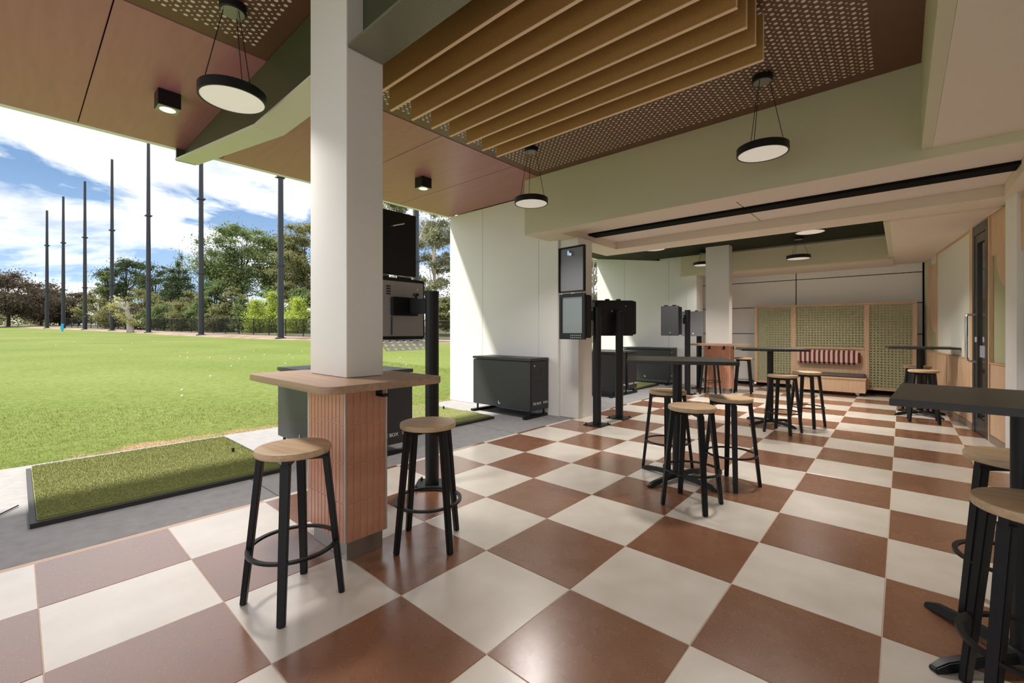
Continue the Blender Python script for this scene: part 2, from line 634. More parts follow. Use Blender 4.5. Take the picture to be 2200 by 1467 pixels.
def rrect(x0, x1, y0, y1, r, n=6):
    pts = []
    for cx, cy, a0 in ((x1 - r, y0 + r, -90), (x1 - r, y1 - r, 0), (x0 + r, y1 - r, 90), (x0 + r, y0 + r, 180)):
        for k in range(n + 1):
            a = R(a0 + 90 * k / n)
            pts.append((cx + r * math.cos(a), cy + r * math.sin(a)))
    return pts


def text_part(name, body, size, m, parent, loc, rot, align='LEFT'):
    cu = bpy.data.curves.new(name, 'FONT')
    cu.body = body
    cu.size = size
    cu.align_x = align
    cu.extrude = 0.0006
    tmp = bpy.data.objects.new('tmp_text', cu)
    COL.objects.link(tmp)
    dg = bpy.context.evaluated_depsgraph_get()
    me = bpy.data.meshes.new_from_object(tmp.evaluated_get(dg))
    bpy.data.objects.remove(tmp)
    bpy.data.curves.remove(cu)
    me.materials.clear()
    return link(name, me, m, parent, loc, rot)


def cam_px(px, fw, py=None):
    """world point seen at a photo column at forward distance fw (only used to lay out the far landscape)"""
    s, c = math.sin(YAW), math.cos(YAW)
    rt = (px - 1100) / 943.895 * fw
    x, y = CAM[0] - s * fw + c * rt, CAM[1] + c * fw + s * rt
    if py is None:
        return x, y
    return x, y, CAM[2] - (py - 711.13) * fw / 943.895


def ground(x, y):
    return -0.03 + max(0.0, -4.55 - x) * 0.0166


# ================================================================== STRUCTURE
# ---- checkerboard floor
fl = build('floor', MB().box(-1.85, 4.0, -2.42, 11.6, -0.12, -0.002), M['grout'])
tag(fl, 'cream and brown checkerboard tiled terrace floor', kind='structure')
T = 0.6
gap = 0.0022
full = MB().box(gap - T / 2, T / 2 - gap, gap - T / 2, T / 2 - gap, -0.012, 0).mesh('tile', 0.0012, 30, 1)
full_b = full.copy()
full.materials.append(M['tile_cream'])
full_b.materials.append(M['tile_brown'])
cutw = 0.05
cut = MB().box(-cutw / 2, cutw / 2 - gap, gap - T / 2, T / 2 - gap, -0.012, 0).mesh('tile', 0.0012, 30, 1)
cut_b = cut.copy()
cut.materials.append(M['tile_cream'])
cut_b.materials.append(M['tile_brown'])
for u in range(-4, 19):
    for v in range(-4, 5):
        x = (v + 0.5) * T
        y = (u + 0.5) * T
        odd = (u + v) % 2 == 1
        if v == -4 and u <= 0:
            continue
        if v == -4:
            link('tile', cut if odd else cut_b, None, fl, (-1.825, y, 0))
        else:
            link('tile', full if odd else full_b, None, fl, (x, y, 0))

# ---- concrete apron, cast in slabs
ap = build('floor_apron', MB().box(-4.55, -1.853, -8.0, 13.0, -0.16, -0.025), M['concrete'])
tag(ap, 'grey concrete apron between the tiles and the lawn', kind='structure')
build('concrete_slab', MB().box(-1.856, -1.803, -2.4, 0.6, -0.024, -0.004), M['concrete'], ap)
ys = [-8.0, -5.1, -2.2, 0.72, 3.6, 6.5, 9.4, 13.0]
for a, bb in zip(ys[:-1], ys[1:]):
    build('concrete_slab', MB().box(-4.55, -1.857, a + 0.003, bb - 0.003, -0.024, -0.004), M['concrete'], ap, bevel=0.003)


pv = build('floor_paving_bounce', MB().box(-1.85, 14.0, -26.0, -2.424, -0.16, -0.004), M['concrete'])  # unseen paving, added at an end left open to bounce daylight inside
tag(pv, 'added unseen concrete paving bouncing light into the open terrace end behind the photographer', kind='structure')

# ---- dividing walls on the lawn side (fin walls)
def fin(y, x1, joints, ztop, label):
    root = build('wall_left', MB().box(-4.615, x1, y + 0.012, y + 0.20, -0.01, ztop), M['white'])
    tag(root, label, kind='structure')
    xs = [-4.63] + joints + [x1]
    for a, bb in zip(xs[:-1], xs[1:]):
        build('panel', MB().box(a + 0.0025, bb - 0.0025, y, y + 0.0115, 0.0, ztop), M['white'], root, bevel=0.0015, seg=1)
    build('end_panel', MB().box(-4.63, -4.616, y + 0.012, y + 0.21, 0.0, ztop), M['white'], root)
    return root


fin(4.86, -2.09, [-3.74, -2.47], 3.50, 'white panelled dividing wall between the two bays')
fin(10.32, -2.11, [-3.78, -2.555], 3.37, 'white panelled dividing wall at the far end of the second bay')

# ---- back wall: folding partition with black joints
bw = build('wall_back', MB().box(-2.26, 2.35, 11.46, 11.6, 0, 2.9), M['black_track'])
tag(bw, 'pale sliding partition wall with thin black joints', kind='structure')
zr = [0.06, 0.625, 1.25, 1.89, 2.51, 2.9]
for c0, c1 in ((-2.2, 0.02), (0.02, 2.19)):
    for za, zb in zip(zr[:-1], zr[1:]):
        build('panel', MB().box(c0 + 0.009, c1 - 0.009, 11.42, 11.459, za + 0.008, zb - 0.008), M['white'], bw, bevel=0.002, seg=1)
build('jamb', MB().box(-2.26, -2.2, 11.40, 11.459, 0, 2.9), M['black_track'], bw)
build('jamb', MB().box(2.19, 2.25, 11.36, 11.459, 0, 2.9), M['black_track'], bw)
build('bottom_rail', MB().box(-2.2, 2.19, 11.405, 11.459, 0, 0.055), M['black_track'], bw)
build('wall_end', MB().box(-2.11, -1.865, 10.30, 10.75, 0, 2.66), M['white'], bw)
build('wall_end', MB().box(-2.5, -2.265, 10.75, 11.6, 0, 2.66), M['white'], bw)

# ---- right wall (slightly skewed to the tiles): local x runs from the far corner towards the camera
WA = Vector((2.203, 11.445))
WD = Vector((0.1063, -0.9943))
rw = build('wall_right', MB().box(-0.2, 14.9, 0.03, 0.2, -0.01, 2.86), M['white'], None, (WA.x, WA.y, 0), (0, 0, math.atan2(WD.y, WD.x)))
tag(rw, 'inner wall lined with timber and felt panels', kind='structure')


def wpart(name, mb, m, parent=None, bevel=0.0, **k):
    return build(name, mb, m, parent or rw, bevel=bevel, **k)


# far return strip of painted wall
wpart('wall_strip', MB().box(0.05, 0.56, -0.004, 0.03, 0, 2.7), M['bulk'])
# far framed panel: timber tongue above green felt


def tongue_panel(s0, s1, sc, rad, zt, zst, z_w):
    fr = wpart('felt_panel', MB().box(s0 + 0.03, s1, 0.005, 0.029, z_w, zt - 0.03), M['felt_green'])
    wpart('panel_frame', MB().box(s0, s0 + 0.03, -0.02, 0.029, 0.0, zt), M['lam'], None, 0.002)
    wpart('panel_frame', MB().box(s0 + 0.031, s1, -0.02, 0.029, zt - 0.03, zt), M['lam_h'], None, 0.002)
    # timber board with a half-round bottom
    pts = [(s0 + 0.031, zst), (sc - rad, zst)]
    for k in range(1, 24):
        a = PI + PI * k / 24
        x = sc + rad * math.cos(a)
        if x > s1 - 0.002:
            break
        pts.append((x, zst - 0.02 + (rad + 0.02) * math.sin(a)))
    pts.append((s1 - 0.001, pts[-1][1]))
    pts += [(s1 - 0.001, zt - 0.031), (s0 + 0.031, zt - 0.031)]
    wpart('timber_tongue', MB().prism_y(pts, -0.016, 0.0045), M['lam'])


tongue_panel(0.57, 1.30, 1.2, 0.42, 2.53, 1.75, 0.93)
tongue_panel(4.41, 5.60, 5.02, 0.36, 2.68, 2.2, 0.945)
# pin board and its timber frame
wpart('pinboard', MB().box(1.36, 3.55, -0.006, 0.029, 0.945, 2.66), M['pinboard'])
wpart('panel_frame', MB().box(1.305, 1.355, -0.02, 0.029, 0.945, 2.70), M['lam'], None, 0.002)
wpart('panel_frame', MB().box(1.356, 3.555, -0.02, 0.029, 2.662, 2.70), M['lam_h'], None, 0.002)
wpart('panel_frame', MB().box(3.556, 3.72, -0.03, 0.029, 0.09, 2.72), M['lam'], None, 0.003)
# wainscot boards with shadow gaps
for a, bb in ((0.57, 1.33), (1.37, 2.17), (2.21, 2.86), (2.90, 3.55), (4.49, 5.08)):
    wpart('wainscot_board', MB().box(a, bb, -0.03, 0.029, 0.09, 0.925), M['lam'], None, 0.003)
wpart('panel_frame', MB().box(4.41, 4.455, -0.034, 0.0045, 0.0, 2.68), M['lam'], None, 0.002)
wpart('dado_rail', MB().box(0.57, 3.55, -0.034, 0.029, 0.927, 0.944), M['lam_h'], None, 0.002)
wpart('dado_rail', MB().box(4.46, 5.08, -0.034, 0.0045, 0.927, 0.944), M['lam_h'], None, 0.002)
wpart('skirting', MB().box(0.05, 3.72, -0.036, 0.029, 0.0, 0.088), M['skirt'])
wpart('skirting', MB().box(4.46, 9.0, -0.036, 0.029, 0.0, 0.088), M['skirt'])
# projecting white pier near the camera
wpart('pier', MB().box(5.085, 5.43, -0.045, 0.029, 0.0, 2.80), M['white'], None, 0.004)

# door
dr = build('door_1', MB().box(3.73, 3.83, -0.035, 0.029, 0, 2.66).box(4.33, 4.40, -0.035, 0.029, 0, 2.66).box(3.831, 4.329, -0.035, 0.029, 2.55, 2.66),
           M['door_frame'], None, (WA.x, WA.y, 0), (0, 0, math.atan2(WD.y, WD.x)), bevel=0.003)
tag(dr, 'dark glazed door with long steel pull handle', kind='structure')
build('door_leaf', MB().box(3.833, 3.935, -0.028, 0.025, 0.01, 2.545).box(4.26, 4.327, -0.028, 0.025, 0.01, 2.545)
      .box(3.936, 4.259, -0.028, 0.025, 0.01, 0.20).box(3.936, 4.259, -0.028, 0.025, 2.44, 2.545), M['door_frame'], dr, bevel=0.002)
build('pane', MB().box(3.936, 4.259, -0.004, 0.004, 0.201, 2.439), M['door_glass'], dr)
build('warning_strip', MB().box(3.94, 4.255, -0.0065, -0.0045, 0.98, 1.13), M['case_grey'], dr)
hd = build('handle', MB().tube([(3.87, -0.028, 0.92), (3.87, -0.10, 0.92), (3.87, -0.115, 0.95), (3.87, -0.115, 1.50), (3.87, -0.10, 1.53), (3.87, -0.028, 1.53)], 0.016, 12),
           M['steel'], dr, smooth=50)
build('lock', MB().box(3.885, 3.92, -0.045, -0.0285, 1.17, 1.24), M['chrome'], dr, bevel=0.004)

# ---- ceilings
ce = build('ceiling', MB().box(-2.0, 2.1, -3.3, 4.30, 3.513, 3.62), M['perf'])
tag(ce, 'brown ceiling with perforated field and plain soffit panels', kind='structure')
build('soffit_backing', MB().box(-4.63, -2.003, -3.3, 4.86, 3.527, 3.62), M['black_track'], ce)
for a, bb in ((-3.3, -2.73), (-2.73, -1.48), (-1.48, -0.24), (-0.24, 1.06), (1.06, 2.5), (2.5, 3.72), (3.72, 4.855)):
    build('soffit_panel', MB().box(-4.63, -2.005, a + 0.004, bb - 0.004, 3.508, 3.526), M['soffit'], ce, bevel=0.002, seg=1)
build('roof_edge', MB().box(-4.72, -4.635, -3.3, 4.86, 3.505, 3.75), M['white'], ce)
build('roof_slab', MB().box(-4.70, 4.6, -3.3, 12.0, 3.76, 3.9), M['black_track'], ce)


def perforation(x0, x1, y0, y1, z):
    mb = MB()
    p = 0.061
    nx = int((x1 - x0) / p)
    ny = int((y1 - y0) / p)
    for i in range(nx + 1):
        for j in range(ny + 1):
            for (ox, oy, r, n) in ((0, 0, 0.0138, 10), (p / 2, p / 2, 0.0075, 8)):
                if ox and (i == nx or j == ny):
                    continue
                cx, cy = x0 + i * p + ox, y0 + j * p + oy
                vs = [(cx + r * math.cos(2 * PI * k / n), cy + r * math.sin(2 * PI * k / n), z) for k in range(n)]
                mb.add(vs, [tuple(range(n - 1, -1, -1))])
    return mb


tag(build('perforation', perforation(-1.86, 1.72, 0.98, 4.10, 3.5122), M['hole'], ce), kind='stuff')
tag(build('perforation', perforation(-1.86, 1.72, -3.0, 0.55, 3.5122), M['hole'], ce), kind='stuff')
# lower ceiling along the inner wall, with its fascia
build('fascia', MB().box(1.985, 2.05, -3.3, 4.25, 2.79, 3.512), M['bulk'], ce)
build('lower_ceiling', MB().box(2.051, 4.4, -3.3, 4.25, 2.79, 2.86), M['cream'], ce)

# bulkhead between the bays, recessed panel and partition track under it
bk = build('ceiling_bulkhead', MB().box(-2.25, 4.0, 4.25, 4.50, 2.72, 3.535), M['bulk'])
tag(bk, 'deep painted bulkhead crossing the ceiling between the bays', kind='structure')
build('border', MB().box(-2.25, 4.0, 4.2505, 4.4995, 2.712, 2.7195), M['cream'], bk)
build('border', MB().box(-2.25, -1.79, 4.501, 6.62, 2.712, 3.3), M['cream'], bk)
build('border', MB().box(2.66, 4.0, 4.501, 6.62, 2.712, 3.3), M['cream'], bk)
build('border', MB().box(-1.789, 2.659, 6.13, 6.62, 2.712, 3.3), M['cream'], bk)
build('recess_panel', MB().box(-1.787, 0.405, 4.502, 5.238, 2.83, 2.86), M['pale'], bk)
build('recess_panel', MB().box(0.42, 2.657, 4.502, 5.238, 2.83, 2.86), M['pale'], bk)
build('recess_panel', MB().box(-1.787, 0.405, 5.472, 6.128, 2.83, 2.86), M['pale'], bk)
build('recess_panel', MB().box(0.42, 2.657, 5.472, 6.128, 2.83, 2.86), M['pale'], bk)
build('track', MB().box(-1.787, 2.657, 5.24, 5.47, 2.80, 2.87), M['black_track'], bk)
build('recess_backing', MB().box(-1.787, 2.657, 4.502, 6.128, 2.872, 2.89), M['black_track'], bk)

# far bay ceiling
cf = build('ceiling_far', MB().box(-2.8, 1.69, 6.62, 10.05, 3.12, 3.2), M['dark_green'])
tag(cf, 'dark green ceiling of the far bay', kind='structure')
build('outer_soffit', MB().prism_y([(-4.63, 3.37), (-2.801, 3.12), (-2.801, 3.45), (-4.63, 3.45)], 5.06, 10.319), M['dark_green'], cf)
build('roof_edge', MB().box(-4.72, -4.635, 5.06, 10.6, 3.37, 3.75), M['white'], cf)
build('fascia', MB().box(1.691, 1.75, 6.62, 10.05, 2.69, 3.12), M['bulk'], cf)
build('lower_ceiling', MB().box(1.751, 4.0, 6.621, 11.6, 2.69, 2.76), M['cream'], cf)
build('fascia', MB().box(-2.15, 1.69, 10.05, 10.25, 2.66, 3.12), M['bulk'], cf)
build('lower_ceiling', MB().box(-2.25, 1.75, 10.251, 11.46, 2.66, 2.74), M['cream'], cf)
build('edge_trim', MB().box(-1.0, 1.69, 10.02, 10.048, 3.085, 3.118), M['plate'], cf)

# ================================================================== COLUMNS AND BEAM
c1 = build('column', MB().box(-0.972, -0.506, 0.581, 0.816, 1.047, 3.512), M['col_paint'], bevel=0.003)
tag(c1, 'off-white square column rising through the timber leaner table in the foreground', 'column')
c2 = build('column', MB().box(-2.085, -1.75, 4.905, 5.29, 0, 2.719), M['col_paint'], bevel=0.003)
tag(c2, 'off-white column standing on the tiles at the end of the dividing wall', 'column')
c3 = build('column', MB().box(-1.30, -0.83, 9.2, 9.43, 1.047, 3.119), M['col_paint'], bevel=0.003)
tag(c3, 'off-white column above the far tiled leaner table', 'column')

bmr = empty('beam', (-0.74, 0.6985, 2.94))
tag(bmr, 'sage green steel beam cantilevered through the foreground column over the lawn edge', 'beam')


def bpart(name, mb, m, **k):
    o = build(name, mb, m, None, **k)
    o.parent = bmr
    o.matrix_parent_inverse = Matrix.Translation((0.74, -0.6985, -2.94))
    return o


y0b, y1b = 0.585, 0.812
bpart('bottom_flange', MB().box(-2.0, -0.975, y0b, y1b, 2.945, 2.965), M['beam_sage_lit'], bevel=0.002)
bpart('bottom_flange', MB().prism_y([(-4.62, 3.355), (-2.003, 2.947), (-2.003, 2.967), (-4.62, 3.375)], y0b, y1b), M['beam_sage_lit'], bevel=0.002)
bpart('web', MB().prism_y([(-4.60, 3.378), (-2.003, 2.969), (-0.976, 2.967), (-0.976, 3.505), (-4.60, 3.505)], 0.68, 0.72), M['beam_web'])
bpart('end_plate', MB().box(-4.66, -4.621, 0.60, 0.80, 3.36, 3.503), M['beam_web'])
bpart('bottom_flange', MB().box(-0.503, 1.984, y0b, y1b, 2.935, 2.955), M['beam_gloss_shaded'], bevel=0.002)
bpart('web', MB().box(-0.502, 1.983, 0.68, 0.72, 2.957, 3.511), M['beam_web'])


# ================================================================== TILED LEANER TABLES
def leaner(x0, x1, y0, y1, top, label, detailed):
    """x0..y1 = clad pedestal; top = (x0, x1, y0, y1) of the timber top"""
    cx, cy = (x0 + x1) / 2, (y0 + y1) / 2
    root = empty('leaner_table', (cx, cy, 0))
    tag(root, label, 'table')

    def part(name, mb, m, parent=None, **k):
        o = build(name, mb, m, None, **k)
        o.parent = parent or root
        o.matrix_parent_inverse = Matrix.Translation((-cx, -cy, 0))
        return o
    part('kick_plate', MB().box(x0 + 0.028, x1 - 0.028, y0 + 0.028, y1 - 0.016, 0.0, 0.118), M['kick'], bevel=0.002)
    part('pedestal', MB().box(x0 + 0.0035, x1 - 0.0035, y0 + 0.0035, y1 - 0.0035, 0.112, 1.005), M['terra_joint'])
    part('tabletop', MB().prism(rrect(top[0], top[1], top[2], top[3], 0.07), 1.006, 1.045), M['oak_top'], bevel=0.003)
    rows = 4
    ph = (1.004 - 0.113) / rows
    g = 0.0016

    def face(n, origin, du, out, length):
        pw = length / n
        if detailed:
            key = round(pw, 4)
            me = MB().box(-pw / 2 + g, pw / 2 - g, -0.012, 0.0, -ph / 2 + g, ph / 2 - g).mesh('tile', 0.0025, 40, 2)
            me.materials.append(M['terra'])
            rz = math.atan2(du[1], du[0])
            for i in range(n):
                for j in range(rows):
                    p = (origin[0] + du[0] * pw * (i + 0.5), origin[1] + du[1] * pw * (i + 0.5), 0.113 + ph * (j + 0.5))
                    o = link('tile', me, None, root, (p[0] - cx, p[1] - cy, p[2]), (0, 0, rz))
        else:
            mb = MB()
            for i in range(n):
                for j in range(rows):
                    a = (origin[0] + du[0] * (pw * i + g), origin[1] + du[1] * (pw * i + g))
                    bq = (origin[0] + du[0] * (pw * (i + 1) - g), origin[1] + du[1] * (pw * (i + 1) - g))
                    o2 = (a[0] + out[0] * 0.012, a[1] + out[1] * 0.012)
                    o3 = (bq[0] + out[0] * 0.012, bq[1] + out[1] * 0.012)
                    xs = [a[0], bq[0], o2[0], o3[0]]
                    yy = [a[1], bq[1], o2[1], o3[1]]
                    mb.box(min(xs), max(xs), min(yy), max(yy), 0.113 + ph * j + g, 0.113 + ph * (j + 1) - g)
            tag(part('tile_cladding', mb, M['terra']), kind='stuff')
    i0 = 0.012
    face(10, (x0 + i0, y0 + i0), (1, 0), (0, -1), x1 - x0 - 2 * i0)
    face(6, (x1 - i0, y0 + i0), (0, 1), (1, 0), y1 - y0 - 2 * i0)
    face(10, (x1 - i0, y1 - i0), (-1, 0), (0, 1), x1 - x0 - 2 * i0)
    face(6, (x0 + i0, y1 - i0), (0, -1), (-1, 0), y1 - y0 - 2 * i0)
    for (ex, ey) in ((x0, y0), (x1 - 0.0115, y0), (x1 - 0.0115, y1 - 0.0115), (x0, y1 - 0.0115)):
        part('corner_trim', MB().box(ex, ex + 0.0115, ey, ey + 0.0115, 0.113, 1.004), M['trim_metal'], bevel=0.002, seg=1)
    # bag hooks under the top
    hk = MB().box(-0.02, 0.02, -0.006, 0.0, -0.075, 0.0).box(-0.02, 0.02, -0.07, -0.006, -0.075, -0.069).box(-0.02, 0.02, -0.075, -0.070, -0.075, -0.055).mesh('hook')
    hk.materials.append(M['black'])
    for (hx, hy, hr) in ((x1 + 0.001, y1 - 0.06, PI / 2), (x0 - 0.001, y0 + 0.10, -PI / 2), (x0 + 0.12, y0 - 0.001, 0), (x1 - 0.12, y0 - 0.001, 0)):
        if detailed and hr == 0:
            continue
        link('bag_hook', hk, None, root, (hx - cx, hy - cy, 1.004), (0, 0, hr))
    return root


leaner(-0.955, -0.48, 0.555, 0.83, (-1.25, -0.175, 0.30, 1.03), 'foreground leaner table with timber top on a terracotta tiled pedestal', True)
leaner(-1.33, -0.80, 9.17, 9.46, (-1.62, -0.52, 8.93, 9.70), 'far leaner table with timber top on a terracotta tiled pedestal', False)


# ================================================================== STOOLS
def make_stool():
    root = empty('bar_stool', (0, 0, 0))
    s = MB().lathe([(0, 0.716), (0.164, 0.716), (0.170, 0.720), (0.172, 0.728), (0.172, 0.742), (0.169, 0.748), (0.164, 0.75), (0.10, 0.7495), (0, 0.748)], 40)
    build('seat', s, M['seat'], root, smooth=35)
    ft, tp = 0.158, 0.105
    for sx in (-1, 1):
        for sy in (-1, 1):
            mb = MB()
            d = Vector((sx, sy, 0)).normalized()
            # folded angle section: two thin flanges meeting at the outer corner, filled to a tapered bar
            mb.bar((sx * ft, sy * ft, 0.0), (sx * tp, sy * tp, 0.70), 0.036, 0.026, 0.044, 0.030, (-d.y, d.x, 0))
            lg = build('leg', mb, M['black'], root, bevel=0.004)
            build('glide', MB().lathe([(0, -0.0), (0.014, 0.0), (0.014, 0.006), (0, 0.006)], 10, (sx * ft, sy * ft)), M['rubber'], lg)
    fr = MB()
    fr.bar((-tp - 0.012, -tp - 0.012, 0.7), (tp + 0.012, tp + 0.012, 0.7), 0.036, 0.028, xdir=(0, 0, 1))
    fr.bar((-tp - 0.012, tp + 0.012, 0.7), (tp + 0.012, -tp - 0.012, 0.7), 0.036, 0.028, xdir=(0, 0, 1))
    build('seat_frame', fr, M['black'], root)
    ring = MB()
    seg = 48
    ri, ro, z0, z1 = 0.188, 0.208, 0.262, 0.274
    vs, fs = [], []
    for k in range(seg):
        a = 2 * PI * k / seg
        for r, z in ((ri, z0), (ro, z0), (ro, z1), (ri, z1)):
            vs.append((r * math.cos(a), r * math.sin(a), z))
    for k in range(seg):
        l = (k + 1) % seg
        for q in range(4):
            p = (q + 1) % 4
            fs.append((k * 4 + q, l * 4 + q, l * 4 + p, k * 4 + p))
    ring.add(vs, fs)
    build('foot_ring', ring, M['black'], root, smooth=40)
    return root


stool0 = make_stool()
stools = [
    (-0.381, 0.2385, 10, 'timber-topped bar stool nearest the camera, in front of the tiled column table'),
    (-0.348, 1.035, 42, 'timber-topped bar stool beside the tiled column table, in front of the screen post'),
    (0.671, 2.736, -2.5, 'front bar stool of the three around the middle black table'),
    (0.765, 3.405, -21, 'right-hand bar stool of the three around the middle black table'),
    (0.186, 3.466, -20, 'left rear bar stool partly behind the middle black table post'),
    (0.709, 5.935, -14, 'nearer bar stool at the black table before the striped bench'),
    (0.880, 6.62, -16, 'further bar stool at the black table before the striped bench'),
    (2.103, 8.07, 2, 'nearer bar stool at the black table beside the timber-lined wall'),
    (2.06, 9.03, 10, 'further bar stool behind the black table beside the timber-lined wall'),
    (2.213, 1.55, 5, 'bar stool at the right frame edge nearest the camera'),
    (2.253, 2.338, -8, 'bar stool on the far side of the nearest black table at the right edge'),
    (-1.12, 8.93, 0, 'bar stool in front of the far tiled column table'),
    (-0.66, 9.62, 8, 'bar stool to the right of the far tiled column table'),
]
for i, (x, y, a, lab) in enumerate(stools):
    o = stool0 if i == 0 else copy_tree(stool0)
    o.location = (x, y, 0.0)
    o.rotation_euler = (0, 0, R(a))
    tag(o, lab, 'stool', 'bar stools with round timber seats')


# ================================================================== BLACK PEDESTAL TABLES
def table(x, y, rot, wdt, dep, arm_rot, label, tx=0, ty=0, h=1.07):
    root = empty('bar_table', (x, y, 0))
    tag(root, label, 'table', 'black bar-height tables')
    build('tabletop', MB().box(-wdt / 2, wdt / 2, -dep / 2, dep / 2, h - 0.028, h), M['tabletop'], root, (tx, ty, 0), (0, 0, R(rot)), bevel=0.002)
    build('mounting_plate', MB().box(-0.14, 0.14, -0.14, 0.14, h - 0.038, h - 0.0285), M['black'], root, (tx * .5, ty * .5, 0), (0, 0, R(rot)))
    build('post', MB().lathe([(0, 0.05), (0.04, 0.05), (0.04, h - 0.039), (0, h - 0.039)], 24), M['black'], root, smooth=40)
    build('hub', MB().lathe([(0, 0.03), (0.06, 0.03), (0.06, 0.062), (0.046, 0.075), (0, 0.075)], 24), M['black'], root, smooth=30)
    arm = MB()
    pr = [(0.02, 0.030, 0.032, 0.07), (0.20, 0.028, 0.022, 0.056), (0.335, 0.027, 0.006, 0.042), (0.385, 0.020, 0.0, 0.020)]
    vs, fs = [], []
    for (r, hw, z0, z1) in pr:
        vs += [(r, -hw, z0), (r, hw, z0), (r, hw * 0.62, z1), (r, -hw * 0.62, z1)]
    for k in range(len(pr) - 1):
        for q in range(4):
            p = (q + 1) % 4
            fs.append((k * 4 + q, k * 4 + p, k * 4 + 4 + p, k * 4 + 4 + q))
    n = (len(pr) - 1) * 4
    fs += [(3, 2, 1, 0), (n, n + 1, n + 2, n + 3)]
    arm.add(vs, fs)
    me = arm.mesh('base_arm', 0.004, 35, 2)
    me.materials.append(M['black'])
    for k in range(4):
        link('base_arm', me, None, root, (0, 0, 0), (0, 0, R(arm_rot + 90 * k)))
    return root


table(0.375, 3.22, 26, 0.86, 0.70, -15, 'black square bar table with three stools in the middle of the tiles')
table(0.47, 6.43, 21, 0.80, 0.66, -28, 'black square bar table in front of the striped bench')
table(2.08, 8.72, 6, 0.80, 0.66, 41, 'black square bar table beside the timber-lined wall')
table(2.225, 1.95, -3, 0.80, 0.73, 45, 'black bar table cut off by the right frame edge', 0.02, 0.0, 1.05)


# ================================================================== BALL DISPENSER BOXES
def dispenser(x, y, rz, label, logo=True):
    e = -1 if abs(rz) > 1 else 1
    """local: length 1.24 on x (0 = centre), front face at -y, depth 0.44"""
    root = empty('ball_dispenser', (x, y, 0), rz)
    tag(root, label, 'dispenser', 'black ball dispenser cabinets')
    build('body', MB().box(-0.62, 0.62, -0.21, 0.22, 0.115, 0.855), M['box_dark'], root, bevel=0.006)
    build('front_panel', MB().box(-0.615, 0.615, -0.222, -0.2105, 0.12, 0.845), M['box_grey'], root, bevel=0.003)
    ld = build('lid', MB().box(-0.624, 0.624, -0.228, 0.224, 0.862, 0.902), M['box_grey'], root, bevel=0.004)
    build('lid_slot', MB().box(-0.10, 0.12, -0.12, -0.04, 0.9022, 0.9045), M['rubber'], ld)
    build('lock', MB().lathe([(0, 0), (0.013, 0), (0.013, 0.01), (0, 0.01)], 12), M['chrome'], root, (0.6205, -0.14, 0.79), (0, PI / 2, 0))
    build('handle_recess', MB().box(0.6202, 0.623, -0.14, -0.02, 0.55, 0.565).box(0.6202, 0.623, 0.04, 0.16, 0.55, 0.565), M['rubber'], root)
    build('slot', MB().box(0.6202, 0.622, 0.02, 0.035, 0.64, 0.77), M['rubber'], root)
    for sx in (-0.56, 0.56):
        ft = build('foot', MB().box(sx - 0.035, sx + 0.035, -0.30, 0.24, 0.0, 0.035), M['black'], root, bevel=0.004)
        for sy in (-0.17, 0.17):
            build('foot_post', MB().lathe([(0, 0.035), (0.016, 0.035), (0.016, 0.114), (0, 0.114)], 10, (sx, sy)), M['black'], ft)
    if logo:
        text_part('lettering', 'TEE BOX', 0.052, M['letter'], root, (e * 0.6203, -0.17 * e, 0.20), (PI / 2, 0, e * PI / 2))
        text_part('lettering', 'GOLF RANGE\nTECHNOLOGIES', 0.018, M['letter'], root, (e * 0.6203, 0.085 * e, 0.222), (PI / 2, 0, e * PI / 2))
        build('emblem', MB().lathe([(0, -0.001), (0.026, -0.001), (0.026, 0.001), (0, 0.001)], 20), M['letter'], root, (-0.02, -0.2225, 0.19), (PI / 2, 0, 0))
        build('emblem_cutout', MB().lathe([(0, -0.0005), (0.018, -0.0005), (0.018, 0.0005), (0, 0.0005)], 20), M['box_dark'], root, (-0.012, -0.2242, 0.198), (PI / 2, 0, 0))
    return root


dispenser(-2.88, 1.545, 0, 'black ball dispenser behind the foreground column, side facing the golf mat')
dispenser(-2.78, 2.0, PI, 'black ball dispenser backing onto another behind the foreground column')
dispenser(-2.88, 4.62, 0, 'black ball dispenser standing against the white dividing wall')
dispenser(-2.98, 7.38, 0, 'black ball dispenser seen between the two screen posts')
dispenser(-2.98, 7.90, PI, 'black ball dispenser backing onto the one between the screen posts')
dispenser(-2.95, 10.05, 0, 'far black ball dispenser against the end dividing wall')


# ================================================================== SCREEN KIOSKS
def base_and_post(root, x, y, h, rz):
    pl = build('base_plate', MB().box(-0.14, 0.14, -0.14, 0.14, 0, 0.012), M['black'], root, (x, y, 0), (0, 0, rz), bevel=0.002)
    for sx in (-0.11, 0.11):
        for sy in (-0.11, 0.11):
            build('anchor_bolt', MB().lathe([(0, 0.012), (0.012, 0.012), (0.012, 0.026), (0.007, 0.028), (0.007, 0.036), (0, 0.036)], 8, (sx, sy)), M['black'], pl)
    build('post', MB().lathe([(0, 0.0125), (0.057, 0.0125), (0.057, h), (0, h)], 28), M['black'], root, (x, y, 0), smooth=40)
    build('post_cap', MB().lathe([(0, h), (0.060, h), (0.060, h + 0.012), (0, h + 0.016)], 28), M['black'], root, (x, y, 0), smooth=30)


